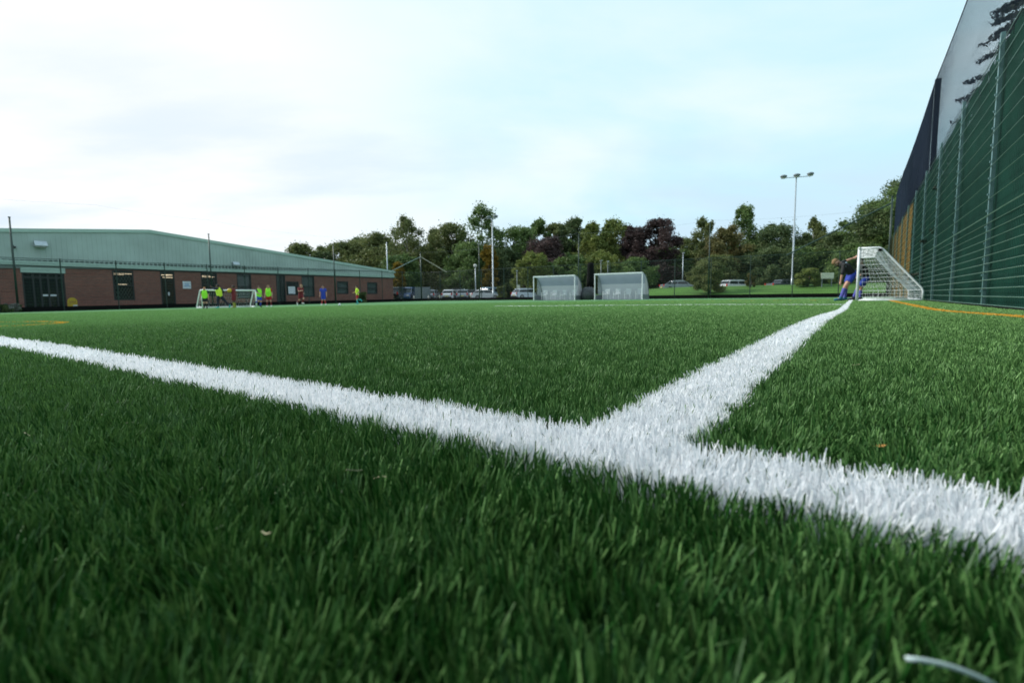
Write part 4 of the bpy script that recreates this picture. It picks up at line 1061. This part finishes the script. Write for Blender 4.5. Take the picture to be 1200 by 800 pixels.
def person(px, Y, h, face, pose, cl, label, vox=.011, group='young players on the pitch', L=None, t=None):
    """face: heading of the body's front (local +y)"""
    if L is None: x = kx(px) * Y
    else: x, Y = W(L, t)
    o = empty('person', (x, Y, gw(x, Y) + .012), face, label, 'person', group)
    J = {'pel': (0, 0, .50), 'che': (0, 0, .70), 'nek': (0, .0, .815), 'hed': (0, .012, .90)}
    for s, c in ((-1, 'l'), (1, 'r')):
        J['sh' + c] = (s * .105, 0, .785); J['el' + c] = (s * .145, -.01, .63); J['wr' + c] = (s * .155, .03, .49)
        J['hp' + c] = (s * .05, 0, .49); J['kn' + c] = (s * .055, .01, .27); J['an' + c] = (s * .06, -.01, .05); J['to' + c] = (s * .065, .085, .022)
    J.update(pose); V = {k: Vector(v) * h for k, v in J.items()}
    sk = cl.get('skin', M['skin'])
    caps = []; tor = []
    side = (V['shr'] - V['shl']).normalized()
    for s in (-1, 1):
        tor.append((V['pel'] + side * s * .038 * h, V['che'] + side * s * .048 * h, .056 * h, .062 * h))
        tor.append((V['che'] + side * s * .048 * h, V['nek'] + side * s * .055 * h - Vector((0, 0, .03 * h)), .062 * h, .042 * h))
    caps += tor
    caps.append((V['nek'] - (V['nek'] - V['che']) * .2, V['hed'], .03 * h, .032 * h))
    for c in 'lr':
        caps += [(V['sh' + c], V['el' + c], .034 * h, .026 * h), (V['el' + c], V['wr' + c], .026 * h, .018 * h)]
        caps += [(V['hp' + c], V['kn' + c], .056 * h, .037 * h), (V['kn' + c], V['an' + c], .037 * h, .023 * h), (V['an' + c], V['to' + c], .024 * h, .018 * h)]
        d = (V['wr' + c] - V['el' + c]).normalized(); sd = d.cross(Vector((0, 1, 0)));
        if sd.length < .1: sd = d.cross(Vector((1, 0, 0)))
        sd.normalize(); w = V['wr' + c]; pm_ = w + d * .045 * h
        caps.append((w, pm_, .017 * h, .021 * h))
        fr = max(.0058 * h, vox * .75)
        cu = d.cross(sd) * (1 if c == 'l' else -1)
        for k, ln in ((-1.5, .036), (-.5, .044), (.5, .047), (1.5, .040)):
            b0 = pm_ + sd * k * .0105 * h; b1 = b0 + d * ln * .6 * h + cu * .008 * h; b2 = b1 + d * ln * .45 * h + cu * .018 * h
            caps += [(b0, b1, fr, fr * .95), (b1, b2, fr * .95, fr * .85)]
        caps.append((w + d * .02 * h + sd * .014 * h, w + d * .052 * h + sd * .036 * h, fr, fr * .9))
    hd = V['hed']; up = (hd - V['nek']).normalized(); fwd = Vector(cl.get('look', (0, 1, 0))).normalized(); fwd = (fwd - up * fwd.dot(up)).normalized(); rt = fwd.cross(up)
    hr = .063 * h
    balls = [(hd, hr, (.84, .95, 1.12) if abs(up.z) > .7 else (.85, 1.08, .98)), (hd - up * hr * .45 + fwd * hr * .25, hr * .72, (.9, .9, .9)),
             (hd + fwd * hr * 1.02 - up * hr * .12, hr * .2, (.8, .9, 1.2)), (hd + rt * hr * .86, hr * .2, (.5, .8, 1.2)), (hd - rt * hr * .86, hr * .2, (.5, .8, 1.2))]
    caps_mesh(caps, vox, 'body', sk, o, balls)
    for s in (-1, 1): MB().ball(hd + fwd * hr * .86 + rt * s * hr * .33 + up * hr * .08, hr * .14, 8, 6).build('eye', M['dark'], o)
    MB().ball(hd + fwd * hr * .93 - up * hr * .48, hr * .16, 8, 6, (1.4, .7, .5)).build('mouth', mat('lips', (.35, .11, .09), .5), o)
    caps_mesh([(hd + up * hr * .35 - fwd * hr * .25, hd + up * hr * .45 + fwd * hr * .2, hr * .86, hr * .72), (hd - fwd * hr * .42, hd + up * hr * .2 - fwd * hr * .4, hr * .72, hr * .8)], vox, 'hair', cl['hair'], o)
    def off_(cs, e): return [(a, b, ra + e * h, rb_ + e * h) for a, b, ra, rb_ in cs]
    sh = off_(tor, .010)
    sf = cl.get('sleeve', .75)
    for c in 'lr':
        e1 = V['sh' + c].lerp(V['el' + c], min(1, sf)); sh.append((V['sh' + c], e1, .045 * h, .038 * h, 1)); sh.append((V['sh' + c] - side * .01 * h, V['sh' + c], .044 * h, .045 * h))
        if sf > 1: sh.append((V['el' + c], V['el' + c].lerp(V['wr' + c], sf - 1), .036 * h, .028 * h)); 
    caps_mesh(sh, vox, 'shirt', cl['shirt'], o)
    if 'bib' in cl:
        caps_mesh(off_(tor, .020), vox, 'bib', cl['bib'], o)
    so = []
    for s, c in ((-1, 'l'), (1, 'r')):
        k_ = V['hp' + c].lerp(V['kn' + c], cl.get('short', .78)); so += [(V['hp' + c], k_, .064 * h, .060 * h, 1), (V['pel'] + side * s * .03 * h + Vector((0, 0, .03 * h)), V['hp' + c], .064 * h, .066 * h)]
        if cl.get('short', .78) > .95: so.append((V['kn' + c], V['kn' + c].lerp(V['an' + c], .9), .044 * h, .032 * h))
    caps_mesh(so, vox, 'shorts', cl['shorts'], o)
    for c in 'lr':
        if cl.get('short', .78) < .95: caps_mesh([(V['kn' + c].lerp(V['an' + c], .22), V['an' + c], .037 * h, .027 * h)], vox, 'sock', cl['socks'], o)
        caps_mesh([(V['an' + c] + (V['an' + c] - V['to' + c]) * .25 - Vector((0, 0, .012 * h)), V['to' + c], .028 * h, .024 * h), (V['an' + c], V['an' + c] + Vector((0, 0, .02 * h)), .03 * h, .03 * h)], vox, 'boot', cl['boots'], o)
    return o
def cm(n, c, r=.75): return mat(n, c, r, var=.08)
HV = cm('neon_green_bib', (.32, .86, .04)); HY = cm('neon_yellow_bib', (.62, .85, .05)); NV = cm('navy_cloth', (.010, .014, .030)); RDm = cm('red_cloth', (.36, .015, .02)); BLm = cm('royal_blue_cloth', (.02, .05, .38)); BKm = cm('black_cloth', (.01, .011, .013))
MA = cm('maroon_cloth', (.17, .012, .02)); OL = cm('yellow_socks', (.30, .30, .04)); CY = cm('turquoise_boots', (.05, .40, .42)); WHc = cm('white_cloth', (.7, .7, .7)); blond = cm('sandy_hair', (.24, .14, .065)); brown = cm('brown_hair', (.05, .03, .02)); blk = cm('black_hair', (.01, .009, .008)); ginger = cm('ginger_hair', (.40, .18, .07))
stand_a = {}
run_a = {'knl': (-.055, .12, .33), 'anl': (-.055, .03, .13), 'tol': (-.055, .12, .11), 'knr': (.055, -.03, .27), 'anr': (.055, -.19, .14), 'tor': (.06, -.17, .03), 'ell': (-.15, -.09, .66), 'wrl': (-.12, .03, .58), 'elr': (.15, .07, .66), 'wrr': (.10, .19, .68), 'che': (0, .04, .69), 'nek': (0, .06, .81), 'hed': (0, .08, .895)}
run_b = {'knl': (-.05, .05, .26), 'anl': (-.05, .0, .05), 'tol': (-.05, .09, .022), 'knr': (.055, .03, .28), 'anr': (.055, -.17, .22), 'tor': (.055, -.22, .15), 'ell': (-.15, -.08, .64), 'wrl': (-.13, .03, .55), 'elr': (.15, .07, .67), 'wrr': (.12, .17, .62), 'che': (0, .02, .70), 'nek': (0, .03, .815), 'hed': (0, .045, .90)}
arms_up = {'ell': (-.19, .02, .72), 'wrl': (-.17, .14, .72), 'elr': (.19, .02, .72), 'wrr': (.17, .14, .72)}
lunge = {'knl': (-.07, .04, .27), 'anl': (-.08, .03, .05), 'tol': (-.09, .12, .022), 'knr': (.11, -.14, .28), 'anr': (.16, -.30, .09), 'tor': (.17, -.27, .025), 'elr': (.16, -.05, .64), 'wrr': (.12, .06, .60), 'ell': (-.19, .06, .77), 'wrl': (-.2, .15, .83), 'che': (0, .03, .69), 'nek': (0, .05, .80), 'hed': (0, .07, .885)}
person(240, 27.6, 1.22, R(200), stand_a, dict(hair=ginger, shirt=NV, bib=HV, shorts=BKm, socks=BKm, boots=BKm), 'sandy haired player in a green bib standing leftmost at the small goal')
person(257.5, 28.2, 1.42, R(80), lunge, dict(hair=blk, skin=M['skin_dark'], shirt=NV, bib=HY, shorts=NV, short=1.0, socks=NV, boots=CY, sleeve=1.6), 'player in a bright bib and dark leggings lunging before the goal')
person(274, 28.4, 1.32, R(95), {**stand_a, 'wrl': (-.16, .16, .70), 'ell': (-.16, .06, .65)}, dict(hair=blk, skin=M['skin_dark'], shirt=MA, shorts=MA, socks=OL, boots=OL), 'player in a maroon shirt and yellow socks before the goal')
person(303.5, 30.0, 1.30, R(250), run_b, dict(hair=brown, shirt=NV, bib=HV, shorts=BLm, socks=BLm, boots=BKm), 'player in a green bib and blue shorts beside the right goal post')
person(315, 30.6, 1.36, R(185), {'knl': (-.075, .01, .27), 'anl': (-.09, -.01, .05), 'tol': (-.1, .08, .022), 'knr': (.075, .01, .27), 'anr': (.09, -.01, .05), 'tor': (.1, .08, .022)}, dict(hair=blond, shirt=RDm, bib=HV, shorts=RDm, socks=MA, boots=WHc), 'player in a green bib and red shorts facing the camera')
person(352.5, 33, 1.47, R(240), run_a, dict(hair=blond, shirt=MA, shorts=MA, socks=MA, boots=WHc), 'blond player in a full maroon kit running with arms spread')
person(379, 35, 1.42, R(190), {'anl': (-.09, -.01, .05), 'tol': (-.11, .08, .022), 'anr': (.09, -.01, .05), 'tor': (.11, .08, .022)}, dict(hair=brown, shirt=BLm, shorts=BLm, short=.9, socks=RDm, boots=WHc), 'player in a blue shirt and red socks standing alone')
person(419, 37.5, 1.42, R(110), run_b, dict(hair=blk, shirt=HY, bib=HY, shorts=RDm, socks=CY, boots=CY), 'rightmost player in a yellow bib and turquoise socks jogging')
# bending boy at the goal post and the one behind the net
bend = {'pel': (0, -.02, .515), 'che': (0, .10, .665), 'nek': (0, .20, .735), 'hed': (0, .285, .755), 'shl': (-.10, .18, .695), 'shr': (.10, .16, .725),
        'hpl': (-.055, -.01, .50), 'hpr': (.055, -.01, .50), 'knl': (-.06, .12, .29), 'anl': (-.06, .20, .052), 'tol': (-.06, .295, .024),
        'knr': (.065, .05, .28), 'anr': (.075, .06, .05), 'tor': (.075, .155, .022),
        'ell': (-.13, .22, .535), 'wrl': (-.115, .235, .385), 'elr': (.16, .05, .78), 'wrr': (.13, -.07, .83)}
skinp = M['skin']
SHp = mat('blue_white_socks', (.10, .10, .42), .8, var=.3, scale=22)
bb = person(996, 16.95, 1.74, R(82), bend, dict(hair=blond, look=(0, .6, -.55), shirt=BKm, shorts=BLm, socks=SHp, boots=cm('teal_boots', (.02, .14, .24)), sleeve=1.12, short=.62), 'boy in a black top and blue shorts bending down beside the goal post', vox=.0075, group='boys at the right goal')
for (a, b, c, r) in ((-.235, .31, 1.17, .045), (-.11, .22, 1.275, .04)):
    MB().ball((a, b, c), r, 10, 6, (.5, .8, 1.1)).build('shirt_patch', mat('pale_blue_patch', (.30, .42, .50), .8), bb)
person(1012, 18.2, 1.60, R(60), {**{k: v for k, v in bend.items() if k[:2] not in ('el', 'wr')}, 'che': (0, .02, .70), 'nek': (0, .06, .80), 'hed': (0, .1, .88), 'shl': (-.105, .05, .775), 'shr': (.105, .05, .775), 'pel': (0, -.02, .50), 'hpl': (-.055, -.02, .49), 'hpr': (.055, -.02, .49), 'ell': (-.15, .10, .66), 'wrl': (-.12, .2, .58), 'elr': (.16, .0, .63), 'wrr': (.15, .1, .55)} , dict(hair=brown, shirt=BKm, shorts=BLm, socks=SHp, boots=NV, sleeve=1.1), 'second boy in a dark top and blue shorts mostly hidden behind the goal post', vox=.011, group='boys at the right goal')
# footballs
def football(px, Y, r, label, c):
    x = kx(px) * Y; o = empty('football', (x, Y, gw(x, Y) + .03 + r), 0, label, 'ball', 'footballs')
    MB().ball((0, 0, 0), r, 16, 12).build('shell', c, o, True)
    m = MB()
    for v in ((1, 0, .5), (-.6, .8, .5), (-.6, -.8, .5), (.3, -1, -.3), (0, 0, 1)):
        d = Vector(v).normalized(); m.tube([d * r * .985, d * r * 1.006], [r * .3, r * .27], 5)
    m.build('panel', M['dark'], o)
football(397.5, 26, .07, 'white football lying alone on the turf in front of the players', M['white'])
x = kx(269.5) * 28.2; o = empty('football', (x, 28.2, zat(340.5, x, 28.2)), 0, 'yellow ball held out by the player in maroon', 'ball', 'footballs')
MB().ball((0, 0, 0), .13, 16, 12).build('shell', M['yellow'], o, True)

# ------------------------------------------------------------------ sky, sun
w = bpy.data.worlds.new('World'); sc.world = w; w.use_nodes = True; nt = w.node_tree
bg = nt.nodes['Background']
sky = nt.nodes.new('ShaderNodeTexSky'); sky.sky_type = 'NISHITA'; sky.sun_disc = False
SUN_EL, SUN_AZ = R(38), R(-72)       # azimuth measured from +Y toward +X
sky.sun_elevation = SUN_EL; sky.sun_rotation = SUN_AZ
sky.air_density = 1.2; sky.dust_density = 2.0; sky.ozone_density = 1.0
tc = nt.nodes.new('ShaderNodeTexCoord')
# flatten direction so clouds stretch toward the horizon
sep = nt.nodes.new('ShaderNodeSeparateXYZ'); nt.links.new(tc.outputs['Generated'], sep.inputs[0])
zz = nt.nodes.new('ShaderNodeMath'); zz.operation = 'ADD'; zz.inputs[1].default_value = .16; nt.links.new(sep.outputs[2], zz.inputs[0])
dx = nt.nodes.new('ShaderNodeMath'); dx.operation = 'DIVIDE'; nt.links.new(sep.outputs[0], dx.inputs[0]); nt.links.new(zz.outputs[0], dx.inputs[1])
dy = nt.nodes.new('ShaderNodeMath'); dy.operation = 'DIVIDE'; nt.links.new(sep.outputs[1], dy.inputs[0]); nt.links.new(zz.outputs[0], dy.inputs[1])
cb = nt.nodes.new('ShaderNodeCombineXYZ'); nt.links.new(dx.outputs[0], cb.inputs[0]); nt.links.new(dy.outputs[0], cb.inputs[1])
n1 = nt.nodes.new('ShaderNodeTexNoise'); n1.inputs['Scale'].default_value = .55; n1.inputs['Detail'].default_value = 8; n1.inputs['Roughness'].default_value = .5; n1.inputs['Distortion'].default_value = .3
nt.links.new(cb.outputs[0], n1.inputs['Vector'])
def mr_(src, a, b, c, d, smooth=True):
    q = nt.nodes.new('ShaderNodeMapRange'); q.interpolation_type = 'SMOOTHSTEP' if smooth else 'LINEAR'
    for k, v in (('From Min', a), ('From Max', b), ('To Min', c), ('To Max', d)): q.inputs[k].default_value = v
    nt.links.new(src, q.inputs['Value']); return q.outputs[0]
def mixc(f, A, B):
    q = nt.nodes.new('ShaderNodeMix'); q.data_type = 'RGBA'
    if isinstance(f, float): q.inputs[0].default_value = f
    else: nt.links.new(f, q.inputs[0])
    for nm, v in (('A', A), ('B', B)):
        if isinstance(v, tuple): q.inputs[nm].default_value = (*v, 1)
        else: nt.links.new(v, q.inputs[nm])
    return q.outputs['Result']
mul = nt.nodes.new('ShaderNodeVectorMath'); mul.operation = 'SCALE'; mul.inputs['Scale'].default_value = .085; nt.links.new(sky.outputs[0], mul.inputs[0])
c = mixc(.92, mul.outputs[0], (.60, .90, 1.02))
# thin high cloud
c = mixc(mr_(n1.outputs['Fac'], .40, .66, 0, .85), c, (.88, .96, 1.0))
# brighter toward the hidden sun at the left
sd = Vector((math.sin(R(-46)) * math.cos(R(14)), math.cos(R(-46)) * math.cos(R(14)), math.sin(R(14))))
dt = nt.nodes.new('ShaderNodeVectorMath'); dt.operation = 'DOT_PRODUCT'; nt.links.new(tc.outputs['Generated'], dt.inputs[0]); dt.inputs[1].default_value = sd
c = mixc(mr_(dt.outputs['Value'], .66, 1.0, 0, .95), c, (1.0, 1.0, 1.0))
# blue-grey cloud bellies, stretched along the horizon
mp = nt.nodes.new('ShaderNodeMapping'); mp.inputs['Location'].default_value = (7.3, 3.1, 0); mp.inputs['Rotation'].default_value = (0, 0, R(12)); mp.inputs['Scale'].default_value = (.55, 1.1, 1)
nt.links.new(cb.outputs[0], mp.inputs[0])
n2 = nt.nodes.new('ShaderNodeTexNoise'); n2.inputs['Scale'].default_value = .75; n2.inputs['Detail'].default_value = 7; n2.inputs['Roughness'].default_value = .52; nt.links.new(mp.outputs[0], n2.inputs['Vector'])
lowz = mr_(sep.outputs[2], .05, .55, 1.0, .45)
bm_ = nt.nodes.new('ShaderNodeMath'); bm_.operation = 'MULTIPLY'; nt.links.new(mr_(n2.outputs['Fac'], .43, .62, 0, .72), bm_.inputs[0]); nt.links.new(lowz, bm_.inputs[1])
c = mixc(bm_.outputs[0], c, (.60, .76, .90))
nt.links.new(c, bg.inputs['Color']); bg.inputs['Strength'].default_value = 1.08
sl = bpy.data.lights.new('sun', 'SUN'); sl.energy = 3.6; sl.angle = R(12); sl.color = (1, .96, .9)
so = bpy.data.objects.new('sun', sl); col.objects.link(so)
dsun = Vector((math.sin(SUN_AZ) * math.cos(SUN_EL), math.cos(SUN_AZ) * math.cos(SUN_EL), math.sin(SUN_EL)))
so.rotation_euler = dsun.to_track_quat('Z', 'Y').to_euler()
sc.view_settings.view_transform = 'Standard'; sc.view_settings.look = 'None'; sc.view_settings.exposure = 0; sc.view_settings.gamma = 1
sc.cycles.max_bounces = 8; sc.cycles.transparent_max_bounces = 24; sc.cycles.diffuse_bounces = 3
